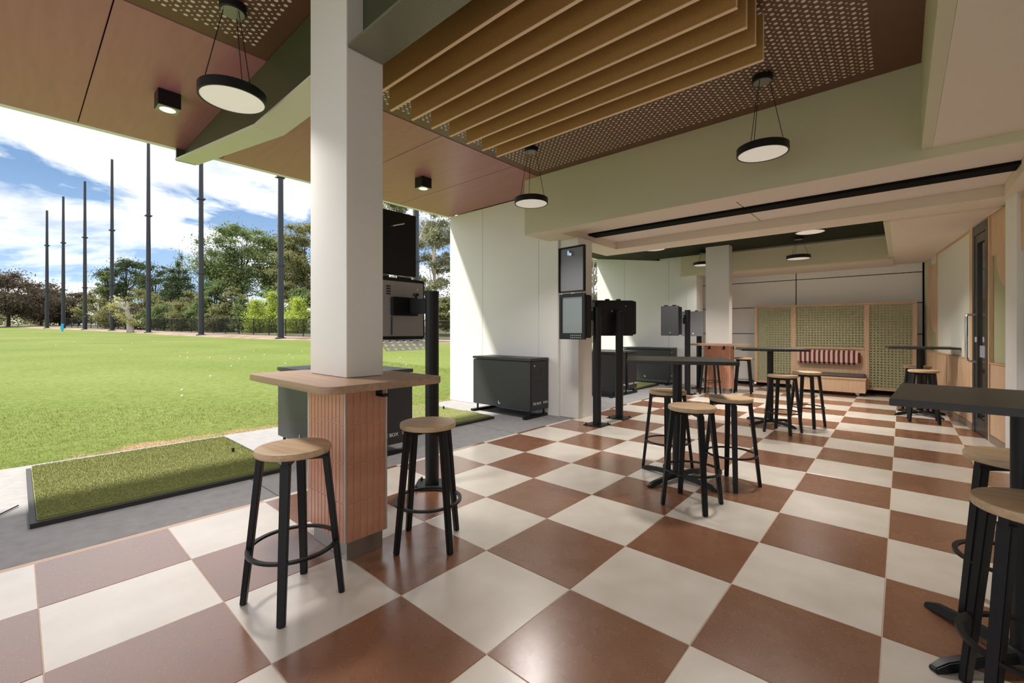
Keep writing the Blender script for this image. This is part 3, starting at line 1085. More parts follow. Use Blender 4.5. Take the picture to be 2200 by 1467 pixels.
def case(root, loc, rz, wd=0.46, z0=1.19, z1=1.82, open_lid=True, front=None, holes=False):
    """screen case; local front faces -y, at local y = 0, depth 0.2 towards +y"""
    cs = empty('screen_case', loc, rz)
    cs.parent = root
    hw = wd / 2
    dp = 0.17
    fr = 0.045
    build('housing', MB().box(-hw, hw, 0.035, dp, z0 + 0.02, z1 - 0.02), M['black'], cs, bevel=0.012)
    if open_lid:
        bz = MB().box(-hw, -hw + fr, 0, 0.034, z0, z1).box(hw - fr, hw, 0, 0.034, z0, z1)
        bz.box(-hw + fr, hw - fr, 0, 0.034, z1 - fr, z1).box(-hw + fr, hw - fr, 0, 0.034, z0, z0 + 0.085)
        build('bezel', bz, M['black'], cs)
        build('screen', MB().box(-hw + fr, hw - fr, 0.020, 0.033, z0 + 0.086, z1 - fr), M['screen'], cs)
        kb = MB()
        for i in range(6):
            for j in range(2):
                kb.box(-0.02 + i * 0.032, 0.0 + i * 0.032, -0.003, -0.0003, z0 + 0.02 + j * 0.03, z0 + 0.032 + j * 0.03)
        build('key_row', kb, M['case_grey'], cs)
        lz0, lz1 = z1 + 0.025, z1 + 0.025 + (z1 - z0)
        ld = MB().box(-hw, hw, 0.012, 0.03, lz0, lz1)
        build('lid', ld, M['black'], cs, bevel=0.002)
        li = build('lid_lining', MB().box(-hw + 0.02, hw - 0.02, 0.006, 0.0115, lz0 + 0.02, lz1 - 0.02), M['lid_in'], cs)
        build('lid_rim', MB().box(-hw, -hw + 0.014, -0.02, 0.0115, lz0, lz1).box(hw - 0.014, hw, -0.02, 0.0115, lz0, lz1)
              .box(-hw + 0.014, hw - 0.014, -0.02, 0.0115, lz1 - 0.014, lz1), M['black'], cs)
        build('latch', MB().tube([(0.0, 0.0055, lz1 - 0.11), (0.0, -0.03, lz1 - 0.11)], 0.022, 12).box(-0.05, -0.02, -0.03, 0.0055, lz1 - 0.12, lz1 - 0.06), M['chrome'], cs)
        for h0, h1 in ((-hw + 0.05, -0.04), (0.04, hw - 0.05)):
            build('hinge', MB().tube([(h0, 0.02, z1 + 0.012), (h1, 0.02, z1 + 0.012)], 0.011, 8), M['steel'], cs)
        build('outer_handle', MB().tube([(-0.10, 0.0305, lz1 - 0.10), (-0.10, 0.055, lz1 - 0.10), (0.02, 0.055, lz1 - 0.14), (0.02, 0.0305, lz1 - 0.14)], 0.007, 8), M['steel'], cs)
    else:
        build('front_cover', MB().box(-hw, hw, 0, 0.034, z0, z1), front or M['box_grey'], cs, bevel=0.003)
        build('lock', MB().lathe([(0, 0), (0.014, 0), (0.014, 0.012), (0, 0.012)], 12), M['chrome'], cs, (0.02, -0.0005, z0 + 0.06), (PI / 2, 0, 0))
        for hx in (-0.12, 0.06):
            build('hinge', MB().box(hx, hx + 0.06, 0.0, 0.05, z1 + 0.0005, z1 + 0.02), M['black'], cs)
    # rear: vented plate and bolts
    rp = build('rear_plate', MB().box(-hw + 0.03, hw - 0.03, dp + 0.0003, dp + 0.014, z0 + 0.05, z1 - 0.05), M['black'] if not holes else M['rear_grey'], cs, bevel=0.003)
    for bx, bz_ in ((-0.07, 0.10), (0.07, 0.10), (-0.07, -0.05), (0.07, -0.05), (-0.15, 0.18)):
        build('bolt', MB().lathe([(0, 0), (0.008, 0), (0.008, 0.008), (0, 0.008)], 8), M['chrome'], cs, (bx, dp + 0.0145, (z0 + z1) / 2 + bz_), (-PI / 2, 0, 0))
    if holes:
        tray = MB()
        nx, ny = 7, 3
        cellx, celly = wd / nx, 0.15 / ny
        for i in range(nx):
            for j in range(ny):
                hole_cell(tray, -hw + i * cellx, -hw + (i + 1) * cellx, j * celly, (j + 1) * celly, 0.0, 0.016)
        build('vent_tray', tray, M['rear_grey'], cs, (0, dp + 0.018, z0 + 0.02), (R(-38), 0, 0))
        build('mount_bracket', MB().box(-0.13, 0.13, dp + 0.0145, dp + 0.06, 1.45, 1.61), M['black'], cs, bevel=0.004)
        for k in range(4):
            build('vent_slot', MB().box(0.13, 0.17, dp + 0.0142, dp + 0.018, 1.63 + k * 0.022, 1.642 + k * 0.022), M['rubber'], cs)
        build('cover_rod', MB().tube([(0.12, dp + 0.02, z0 + 0.06), (0.12, dp + 0.02, 1.44)], 0.006, 6), M['rubber'], cs)
    return cs


def hole_cell(mb, x0, x1, y0, y1, z, r, n=8):
    """flat square cell with a round hole, in XY at height z"""
    cx, cy = (x0 + x1) / 2, (y0 + y1) / 2
    sq = [(x1, cy), (x1, y1), (cx, y1), (x0, y1), (x0, cy), (x0, y0), (cx, y0), (x1, y0)]
    inn = [(cx + r * math.cos(2 * PI * k / n), cy + r * math.sin(2 * PI * k / n)) for k in range(n)]
    vs = [(a, b_, z) for a, b_ in sq] + [(a, b_, z) for a, b_ in inn]
    fs = [(k, (k + 1) % n, n + (k + 1) % n, n + k) for k in range(n)]
    mb.add(vs, fs)


def kiosk(name_label, post, h, arm_to, case_loc, case_rz, prz=0.0, **kw):
    root = empty('screen_kiosk', (post[0], post[1], 0))
    tag(root, name_label, 'kiosk', 'black screen kiosks on floor posts')
    base_and_post(root, 0, 0, h, prz)
    ax, ay = arm_to[0] - post[0], arm_to[1] - post[1]
    build('arm', MB().bar((0, 0, 1.53), (ax, ay, 1.53), 0.13, 0.05, xdir=(0, 0, 1)), M['black'], root, bevel=0.006)
    build('arm_knob', MB().lathe([(0, 1.595), (0.012, 1.595), (0.012, 1.62), (0.028, 1.625), (0.028, 1.645), (0, 1.645)], 12, (ax * 0.72, ay * 0.72)), M['black'], root)
    case(root, (case_loc[0] - post[0], case_loc[1] - post[1], 0), case_rz, **kw)
    return root


# kiosk behind the foreground column: rear side towards the terrace
kiosk('screen kiosk behind the foreground column with its lid raised, seen from the back', (-1.13, 1.68), 1.64,
      (-1.42, 1.66), (-1.62, 1.60), -PI / 2, PI / 4 * 0 + R(42), wd=0.5, z0=1.22, z1=1.80, open_lid=True, holes=True)
# kiosk at column two, screen reflection done by emission
kiosk('screen kiosk with raised lid and grey screen with its reflection made by glow, before the second column', (-1.33, 4.73), 1.64,
      (-1.45, 4.66), (-1.555, 4.43), R(-4), 0.0, wd=0.44, z0=1.20, z1=1.83)
# kiosk with its back to the camera
kiosk('screen kiosk turned away, black case back with bolts', (-1.33, 5.38), 1.60,
      (-1.40, 5.47), (-1.57, 5.60), R(41.5 + 180 + 6), 0.0, wd=0.66, z0=1.24, z1=1.80, open_lid=False)
kiosk('closed grey-green screen kiosk in the far bay', (-1.47, 8.60), 1.74,
      (-1.52, 8.50), (-1.70, 8.22), R(-6), 0.0, wd=0.38, z0=1.22, z1=1.83, open_lid=False)
kiosk('pale grey closed screen kiosk beside the far column', (-1.62, 9.75), 1.60,
      (-1.64, 9.70), (-1.68, 9.47), R(20), 0.0, wd=0.46, z0=1.20, z1=1.76, open_lid=False, front=M['case_grey'])


# ================================================================== GOLF MATS
def golf_mat(x0, x1, y0, y1, tee, label, blades):
    root = empty('golf_mat', ((x0 + x1) / 2, (y0 + y1) / 2, 0))
    tag(root, label, 'golf mat', 'artificial turf hitting mats')
    cx, cy = (x0 + x1) / 2, (y0 + y1) / 2
    hx, hy = (x1 - x0) / 2, (y1 - y0) / 2
    z = 0.0
    build('tray', MB().box(-hx, hx, -hy, hy, -0.003, 0.012).box(hx - 0.035, hx, -hy, hy, 0.012, 0.03)
          .box(-hx, hx - 0.035, hy - 0.03, hy, 0.012, 0.03).box(-hx, hx - 0.035, -hy, -hy + 0.03, 0.012, 0.03), M['rubber'], root)
    build('turf_pad', MB().box(-hx + 0.004, hx - 0.037, -hy + 0.032, hy - 0.032, 0.0125, 0.048), M['turf_base'], root, bevel=0.01)
    rnd = random.Random(5)
    mb = MB()
    for k in range(blades):
        px = rnd.uniform(-hx + 0.01, hx - 0.042)
        py = rnd.uniform(-hy + 0.037, hy - 0.037)
        a = rnd.uniform(0, PI)
        h = rnd.uniform(0.008, 0.015)
        wd = 0.0014
        ex, ey = math.cos(a) * wd, math.sin(a) * wd
        lx, ly = rnd.uniform(-0.006, 0.006), rnd.uniform(-0.006, 0.006)
        mb.add([(px - ex, py - ey, 0.046), (px + ex, py + ey, 0.046), (px + lx, py + ly, 0.046 + h)], [(0, 1, 2)])
    tag(build('turf_pile', mb, M['turf'], root), kind='stuff')
    tx, ty = tee
    build('rubber_tee', MB().lathe([(0, 0.048), (0.014, 0.048), (0.014, 0.085), (0.018, 0.09), (0, 0.09)], 14, (tx - cx, ty - cy)), M['rubber'], root, smooth=30)
    build('ball_tray', MB().box(hx * 0.2, hx * 0.55, hy - 0.0, hy + 0.05, 0.004, 0.03), M['rubber'], root)
    return root


golf_mat(-4.25, -2.47, -0.61, 1.02, (-3.39, 0.84), 'green artificial turf golf mat in a black tray in the foreground', 95000)
golf_mat(-4.42, -2.72, 2.48, 4.1, (-3.72, 3.95), 'green artificial turf golf mat beyond the foreground column', 20000)
golf_mat(-4.3, -2.55, 8.45, 9.7, (-3.5, 9.3), 'green artificial turf golf mat in the far bay', 3000)
cb = MB().tube([(-2.38, -0.9, 0.005), (-2.9, -0.78, 0.006), (-3.1, -0.66, 0.006)], 0.005, 6)
tag(build('cable', cb, M['rubber']), 'thin black cable on the concrete at the end of the foreground mat', 'cable')


# ================================================================== LIGHTS
def lamp_light(name, parent, loc, power, size, col=(1.0, 0.94, 0.88)):
    ld = bpy.data.lights.new(name, 'AREA')
    ld.shape = 'DISK'
    ld.size = size
    ld.energy = power
    ld.color = col
    ld.spread = R(125)
    o = bpy.data.objects.new(name, ld)
    COL.objects.link(o)
    o.parent = parent
    o.location = loc
    return o


PEND_W = 13.0


def pendant(x, y, zc, zb, label, power=PEND_W):
    root = empty('pendant_light', (x, y, zb))
    tag(root, label, 'pendant light', 'round black disc pendants')
    r = 0.20
    build('shade', MB().lathe([(r - 0.012, 0.0), (r, 0.0), (r, 0.062), (r - 0.006, 0.066), (0, 0.066)], 48), M['black'], root, smooth=35)
    build('diffuser', MB().lathe([(0, 0.003), (r - 0.0125, 0.003), (r - 0.0125, 0.02), (0, 0.02)], 48), M['diffuser'], root, smooth=35)
    h = zc - zb
    build('canopy', MB().lathe([(0, h - 0.05), (0.075, h - 0.05), (0.08, h - 0.045), (0.08, h - 0.001), (0, h - 0.001)], 32), M['black'], root, smooth=35)
    build('canopy_plate', MB().lathe([(0, h - 0.0535), (0.070, h - 0.0535), (0.070, h - 0.0505), (0, h - 0.0505)], 32), M['plate'], root)
    for k in range(3):
        a = R(20 + 120 * k)
        build('cable', MB().tube([(0.055 * math.cos(a), 0.055 * math.sin(a), h - 0.053), (0.165 * math.cos(a), 0.165 * math.sin(a), 0.065)], 0.0028, 6), M['black'], root)
    lamp_light('lamp', root, (0, 0, -0.006), power, 0.34)
    return root


pendant(-1.514, 0.30, 3.513, 2.87, 'disc pendant light nearest the camera, left of the foreground column')
pendant(0.965, 3.602, 3.513, 2.84, 'disc pendant light hanging in front of the bulkhead on the right')
pendant(-1.462, 3.43, 3.513, 2.84, 'disc pendant light at the left end of the bulkhead')
pendant(-1.62, 7.3, 3.12, 2.85, 'disc pendant light in the far bay left of the far column', 24)
pendant(0.80, 7.52, 3.12, 2.85, 'disc pendant light in the far bay closest to the track slot', 24)
pendant(-1.50, 9.62, 3.12, 2.80, 'small-looking disc pendant half hidden by the far column', 5)
pendant(0.385, 9.28, 3.12, 2.70, 'small-looking disc pendant above the striped bench', 14)
pendant(0.965, 0.25, 3.513, 2.87, 'added disc pendant light above the camera, outside the picture', 1.5)  # unseen lamp, added to help brighten the interior


def downlight(x, y, label):
    root = empty('downlight', (x, y, 3.36))
    tag(root, label, 'downlight', 'black cube downlights')
    s = 0.085
    build('housing', MB().box(-s, s, -s, s, 0.006, 0.147), M['black'], root, bevel=0.003)
    build('face_plate', MB().box(-s + 0.002, s - 0.002, -s + 0.002, s - 0.002, 0.0, 0.0055), M['plate'], root)
    build('lens', MB().lathe([(0, -0.003), (0.058, -0.003), (0.062, -0.0005), (0, -0.0005)], 28), M['lamp_lens'], root)
    lamp_light('lamp', root, (0, 0, -0.008), 0.1, 0.1, (1.0, 0.93, 0.8))


downlight(-3.22, 0.26, 'black cube downlight on the soffit over the foreground mat')
downlight(-3.28, 3.21, 'black cube downlight on the soffit beyond the foreground column')

# ================================================================== ACOUSTIC BAFFLES
ordn = ['first', 'second', 'third', 'fourth', 'fifth', 'sixth', 'seventh', 'eighth']
for k in range(8):
    y = 1.205 + 0.2165 * k
    root = empty('acoustic_baffle', (-0.10, y, 3.165))
    tag(root, ordn[k] + ' hanging tan felt baffle counting from the foreground column', 'baffle', 'row of tan felt baffles')
    build('board', MB().box(-1.255, 1.255, -0.012, 0.012, 0.004, 0.32), M['baffle'], root)
    build('bottom_edge', MB().box(-1.255, 1.255, -0.012, 0.012, 0.0, 0.0038), M['baffle_edge_lit'], root)
    build('end_edge', MB().box(1.2552, 1.2585, -0.012, 0.012, 0.0, 0.32), M['baffle_edge_lit'], root)
    for sx in (-0.9, 0.9):
        build('hanger', MB().tube([(sx, 0, 0.318), (sx, 0, 0.347)], 0.004, 6), M['black'], root)

# ================================================================== BOOTH BENCH
bo = empty('booth_bench', (0.66, 11.05, 0))
tag(bo, 'mobile timber bench with green perforated screens and grey seat cushion', 'bench')
BX = 0.66


def bop(name, mb, m, parent=None, **k):
    o = build(name, mb, m, None, **k)
    o.parent = parent or bo
    o.matrix_parent_inverse = Matrix.Translation((-BX, -11.05, 0)) if parent is None else Matrix.Identity(4)
    return o


yf, yb = 11.03, 11.09
for (a, bb) in ((-0.765, -0.70), (-0.02, 0.075), (1.285, 1.365), (2.03, 2.095)):
    bop('upright', MB().box(a, bb, yf, yb, 0.10, 1.86), M['lam'], bevel=0.003)
bop('top_rail', MB().box(-0.765, 2.095, yf, yb, 1.862, 1.905), M['lam_h'], bevel=0.003)
bop('bottom_rail', MB().box(-0.699, -0.021, yf, yb, 0.10, 0.155), M['lam_h'], bevel=0.003)
bop('bottom_rail', MB().box(1.366, 2.029, yf, yb, 0.10, 0.155), M['lam_h'], bevel=0.003)
bop('mid_rail', MB().box(0.076, 1.284, yf - 0.02, yb, 0.925, 0.965), M['lam_h'], bevel=0.003)


def perf_board(x0, x1, z0, z1):
    mb = MB()
    p = 0.054
    nx, nz = int((x1 - x0) / p), int((z1 - z0) / p)
    cxw, czw = (x1 - x0) / nx, (z1 - z0) / nz
    r = 0.0150
    n = 8
    for yy, flip in ((11.052, False), (11.062, True)):
        for i in range(nx):
            for j in range(nz):
                a0, a1 = x0 + i * cxw, x0 + (i + 1) * cxw
                b0, b1 = z0 + j * czw, z0 + (j + 1) * czw
                cx, cz = (a0 + a1) / 2, (b0 + b1) / 2
                sq = [(a1, cz), (a1, b1), (cx, b1), (a0, b1), (a0, cz), (a0, b0), (cx, b0), (a1, b0)]
                inn = [(cx + r * math.cos(2 * PI * k / n), cz + r * math.sin(2 * PI * k / n)) for k in range(n)]
                vs = [(q, yy, s_) for q, s_ in sq + inn]
                fs = [(k, (k + 1) % n, n + (k + 1) % n, n + k) for k in range(n)]
                mb.add(vs, [f[::-1] for f in fs] if flip else fs)
                if not flip:
                    vs = [(q, 11.052, s_) for q, s_ in inn] + [(q, 11.062, s_) for q, s_ in inn]
                    mb.add(vs, [(k, (k + 1) % n, n + (k + 1) % n, n + k) for k in range(n)])
    return mb


bop('perforated_screen', perf_board(-0.699, -0.021, 0.156, 1.861), M['perf_green'])
bop('perforated_screen', perf_board(0.076, 1.284, 0.966, 1.861), M['perf_green'])
bop('perforated_screen', perf_board(1.366, 2.029, 0.156, 1.861), M['perf_green'])
bop('backrest', MB().box(0.076, 1.284, yf, yb, 0.375, 0.924), M['lam'])
bop('seat_box', MB().box(0.076, 1.33, 10.52, yf - 0.001, 0.07, 0.36), M['lam'], bevel=0.003)
bop('seat_ledge', MB().box(0.066, 1.34, 10.505, yf - 0.001, 0.331, 0.372), M['lam_h'], bevel=0.003)
bop('seat_cushion', MB().box(0.078, 1.322, 10.52, 11.02, 0.373, 0.425), M['leather'], bevel=0.018, seg=3)
bol = MB().box(-0.555, 0.555, -0.055, 0.055, -0.15, 0.15)
ob = build('bolster', bol, M['stripe'], bo, (0.675 - BX, 10.965 - 11.05, 0.755), bevel=0.045, seg=4)
tag(ob, 'red and cream striped back cushion')
for (cx_, cy_) in ((-0.78, 10.90), (-0.78, 11.2), (1.20, 10.62), (0.2, 10.62), (2.05, 10.95)):
    cs_ = bop('castor', MB().tube([(cx_ - 0.02, cy_, 0.042), (cx_ + 0.02, cy_, 0.042)], 0.042, 16), M['steel'])
    bop('castor_fork', MB().box(cx_ - 0.03, cx_ - 0.022, cy_ - 0.02, cy_ + 0.03, 0.04, 0.099).box(cx_ + 0.022, cx_ + 0.03, cy_ - 0.02, cy_ + 0.03, 0.04, 0.099)
        .box(cx_ - 0.03, cx_ + 0.03, cy_ - 0.03, cy_ + 0.04, 0.088, 0.0995), M['chrome'], cs_)

# ================================================================== OUTDOORS
# ---- lawn
lx = [-4.56, -5, -5.5, -6, -7, -8.5, -10, -12, -15, -19, -24, -30, -38, -48, -60, -75, -92, -112, -140, -180, -240]
ly = [-160, -110, -70, -45, -30, -20, -13, -8, -5, -2, 0, 2, 4, 6, 8, 10, 12, 14, 17, 20, 24, 29, 35, 45, 60, 85, 120, 170]
mb = MB()
vs, fs = [], []
for x in lx:
    for y in ly:
        vs.append((x, y, ground(x, y) + (0.0 if x > -6 else 0.05 * mnoise.noise((x * 0.12, y * 0.12, 0)))))
nl = len(ly)
for i in range(len(lx) - 1):
    for j in range(nl - 1):
        fs.append((i * nl + j, i * nl + j + 1, (i + 1) * nl + j + 1, (i + 1) * nl + j))
mb.add(vs, fs)
lawn = build('lawn', mb, M['lawn'], smooth=60)
tag(lawn, 'wide mown green lawn of the driving range', 'lawn', kind='stuff')
rnd = random.Random(11)
mb = MB()
for k in range(130000):
    t = rnd.random() ** 1.7
    x = -4.57 - t * 9.0
    y = rnd.uniform(-3.0, 9.0)
    if y < -1.2 and x > -7:
        y = rnd.uniform(-1.5, 9.0)
    a = rnd.uniform(0, PI)
    h = rnd.uniform(0.010, 0.030)
    wd = 0.0018 + 0.003 * t
    ex, ey = math.cos(a) * wd, math.sin(a) * wd
    lx_, ly_ = rnd.uniform(-0.02, 0.02), rnd.uniform(-0.02, 0.02)
    z = ground(x, y) - 0.004
    mb.add([(x - ex, y - ey, z), (x + ex, y + ey, z), (x + lx_, y + ly_, z + h)], [(0, 1, 2)])
gb = build('grass_blades', mb, M['blade'], lawn)
tag(gb, kind='stuff')

# ---- dirt bank along the masts, bushland ground behind the fence
PL = [(-150, -6), (-110.1, 2.9), (-94.3, 6.5), (-83.4, 8.5), (-68.0, 10.2), (-54.0, 12.4), (-39.9, 15.1), (-27.8, 20.6), (-18, 27.5), (-8, 36)]


def offset(pl, d):
    out = []
    for i, p in enumerate(pl):
        a = Vector(pl[max(i - 1, 0)])
        b_ = Vector(pl[min(i + 1, len(pl) - 1)])
        t = (b_ - a).normalized()
        out.append((p[0] - t.y * d, p[1] + t.x * d))
    return out


def strip(rows):
    mb = MB()
    vs, fs = [], []
    n = len(rows[0][0])
    for pts, dz in rows:
        vs += [(x, y, ground(x, y) + dz) for x, y in pts]
    for r in range(len(rows) - 1):
        for i in range(n - 1):
            fs.append((r * n + i, r * n + i + 1, (r + 1) * n + i + 1, (r + 1) * n + i))
    return mb.add(vs, fs)


def densify(pl, step=2.0):
    out = []
    for a, b_ in zip(pl[:-1], pl[1:]):
        a, b_ = Vector(a), Vector(b_)
        n = max(1, int((b_ - a).length / step))
        for k in range(n):
            out.append(tuple(a.lerp(b_, k / n)))
    out.append(tuple(pl[-1]))
    return out


PLd = densify(PL)
bank = strip([(offset(PLd, -0.9), -0.02), (offset(PLd, -0.2), 0.10), (offset(PLd, 1.3), 0.22), (offset(PLd, 3.2), 0.22)])
tag(build('dirt_bank', bank, M['dirt'], smooth=60), 'bare brown dirt bank under the masts along the fence', 'bank', kind='stuff')
bushg = strip([(offset(PLd, 3.2), 0.22), (offset(PLd, 8), 0.3), (offset(PLd, 30), 0.6), (offset(PLd, 90), 1.2)])
tag(build('bushland_ground', bushg, M['bush_floor'], smooth=60), 'shaded bushland floor behind the fence', 'ground', kind='stuff')

# ---- masts
masts = [((-110.1, 2.9), 20.7, 'first'), ((-104.0, 4.6), 22.4, 'second'), ((-94.3, 6.5), 23.4, 'third'), ((-83.4, 8.5), 24.8, 'fourth'),
         ((-68.0, 10.2), 27, 'fifth'), ((-54.0, 12.4), 28, 'sixth'), ((-39.9, 15.1), 29, 'seventh'), ((-27.8, 21.0), 29, 'eighth')]
for (p, h, o_) in masts:
    z = ground(*p)
    root = empty('net_mast', (p[0], p[1], z))
    tag(root, 'tall dark steel net mast, %s from the left' % o_, 'mast', 'net masts along the range')
    build('shaft', MB().tube([(0, 0, -0.3), (0, 0, h * 0.33), (0, 0, h * 0.66), (0, 0, h)], [0.27, 0.235, 0.195, 0.15], 16), M['pole'], root, smooth=40)
    build('base_flange', MB().lathe([(0, 0.0), (0.45, 0.0), (0.45, 0.16), (0.30, 0.2), (0, 0.2)], 16), M['pole'], root)
    for hh in (6.6, 14.5):
        build('collar', MB().lathe([(0.2, hh), (0.34, hh), (0.34, hh + 0.16), (0.2, hh + 0.16)], 14), M['pole'], root)
        build('bracket', MB().box(-0.5, 0.5, -0.05, 0.05, hh + 0.03, hh + 0.12), M['pole'], root, (0, 0, 0), (0, 0, R(40)))

# ---- chain-link fence
FL = densify(offset(PL[1:], 2.4), 2.4)
for si, (lo, hi, lab) in enumerate(((-18.5, 8, 'black chain-link fence right of the foreground column'), (-68.5, -18.5, 'black chain-link fence in front of the bushland'),
                                    (-112, -68.5, 'far black chain-link fence receding behind the masts'))):
    pts = [p for p in FL if lo - 2.6 <= p[0] <= hi]
    if len(pts) < 2:
        continue
    p0 = pts[0]
    root = empty('chain_link_fence', (p0[0], p0[1], ground(*p0) + 0.2))
    tag(root, lab, 'fence')
    inv = Matrix.Translation((-p0[0], -p0[1], -(ground(*p0) + 0.2)))

    def fp(name, mb, m):
        o = build(name, mb, m)
        o.parent = root
        o.matrix_parent_inverse = inv
        return o
    for p in pts:
        z = ground(*p) + 0.18
        fp('post', MB().tube([(p[0], p[1], z), (p[0], p[1], z + 1.72)], 0.05, 8), M['fence'])
    for zz in (0.25, 1.86):
        fp('rail', MB().tube([(p[0], p[1], ground(*p) + zz) for p in pts], 0.026, 6), M['fence'])
    for a, b_ in zip(pts[:-1], pts[1:]):
        za, zb_ = ground(*a), ground(*b_)
        fp('mesh_panel', MB().add([(a[0], a[1], za + 0.25), (b_[0], b_[1], zb_ + 0.25), (b_[0], b_[1], zb_ + 1.86), (a[0], a[1], za + 1.86)], [(0, 1, 2, 3)]), M['chain'])

# ---- marker board, balls
mx_, my_ = -81.7, 3.4
mk = empty('range_marker', (mx_, my_, ground(mx_, my_)))
tag(mk, 'small bright blue distance marker board standing on the lawn', 'marker')
build('board', MB().box(-0.17, 0.17, -0.03, 0.03, 0.25, 1.05), M['marker'], mk, rot=(0, 0, YAW))
build('stake', MB().box(-0.05, 0.05, -0.05, 0.05, -0.1, 0.25), M['marker'], mk, rot=(0, 0, YAW))
bm_ = MB().lathe([(0, 0), (0.012, 0.002), (0.019, 0.01), (0.0215, 0.0215), (0.019, 0.033), (0.012, 0.041), (0, 0.043)], 10).mesh('golf_ball', 0, 60)
bm_.materials.append(M['ball'])
ballpx = [(403, 758), (387, 766), (403, 770), (451, 769), (495, 771), (514, 772), (527, 769), (497, 788), (545, 755), (568, 763), (621, 763), (629, 770), (613, 782),
          (649, 755), (284, 738), (452, 810), (391, 853), (391, 840), (873, 785), (860, 770), (120, 742), (60, 730), (200, 728), (90, 726), (330, 733), (160, 735), (260, 752)]


def lawn_hit(px, py):
    lo, hi = 4.0, 300.0
    for _ in range(50):
        m = (lo + hi) / 2
        x, y = cam_px(px, m)
        yy = 711.13 - 943.895 * (ground(x, y) - CAM[2]) / m
        if yy > py:
            lo = m
        else:
            hi = m
    return x, y


for (px, py) in ballpx:
    x, y = lawn_hit(px, py)
    o = link('golf_ball', bm_, None, None, (x, y, ground(x, y)))
    tag(o, 'small white golf ball lying loose on the green lawn', 'golf ball', 'golf balls scattered on the lawn')


# ---- trees
def foliage(clumps, n, size, rnd, elong=1.0, up=0.0):
    """many small leaf quads gathered in clumps, as one mesh"""
    rg = np.random.default_rng(rnd.randrange(1 << 30))
    vol = np.array([c[1][0] * c[1][1] * c[1][2] for c in clumps]) ** 0.8
    cnt = np.maximum(8, (n * vol / vol.sum()).astype(int))
    cen = np.repeat(np.array([c[0] for c in clumps], float), cnt, axis=0)
    rad = np.repeat(np.array([c[1] for c in clumps], float), cnt, axis=0)
    m = len(cen)

    def unit(a):
        return a / (np.linalg.norm(a, axis=1, keepdims=True) + 1e-9)
    p = cen + unit(rg.normal(size=(m, 3))) * rad * np.abs(rg.normal(0, 0.62, (m, 1)))
    a = unit(rg.normal(size=(m, 3)) + np.array([0, 0, up]))
    b_ = unit(np.cross(a, rg.normal(size=(m, 3))))
    s1 = size * rg.uniform(0.6, 1.3, (m, 1)) * elong
    s2 = size * rg.uniform(0.4, 0.8, (m, 1)) / max(1, elong * 0.7)
    v = np.stack([p - a * s1, p + b_ * s2, p + a * s1, p - b_ * s2], axis=1).reshape(-1, 3)
    me = bpy.data.meshes.new('foliage')
    me.vertices.add(m * 4)
    me.vertices.foreach_set('co', v.ravel())
    me.loops.add(m * 4)
    me.loops.foreach_set('vertex_index', np.arange(m * 4, dtype=np.int32))
    me.polygons.add(m)
    me.polygons.foreach_set('loop_start', np.arange(0, m * 4, 4, dtype=np.int32))
    me.update(calc_edges=True)
    return me


LEAF = {
    'brown': leaf_mat('grey_brown_foliage', (0.075, 0.058, 0.044), (0.115, 0.092, 0.068), (0.18, 0.15, 0.115), 0.3),
    'pine': leaf_mat('dark_pine_foliage', (0.051, 0.070, 0.041), (0.087, 0.116, 0.061), (0.145, 0.181, 0.087), 0.2),
    'green': leaf_mat('mid_green_foliage', (0.102, 0.138, 0.058), (0.174, 0.225, 0.094), (0.290, 0.341, 0.160), 0.3),
    'olive': leaf_mat('olive_foliage', (0.145, 0.152, 0.065), (0.246, 0.246, 0.116), (0.362, 0.355, 0.189), 0.3),
    'lime': leaf_mat('lime_bamboo_foliage', (0.275, 0.334, 0.065), (0.450, 0.536, 0.102), (0.623, 0.696, 0.203), 0.4),
    'gum': leaf_mat('gum_foliage', (0.160, 0.167, 0.102), (0.290, 0.297, 0.181), (0.493, 0.478, 0.319), 0.3),
    'pale': leaf_mat('pale_green_foliage', (0.319, 0.319, 0.131), (0.478, 0.464, 0.203), (0.652, 0.609, 0.319), 0.3),
}


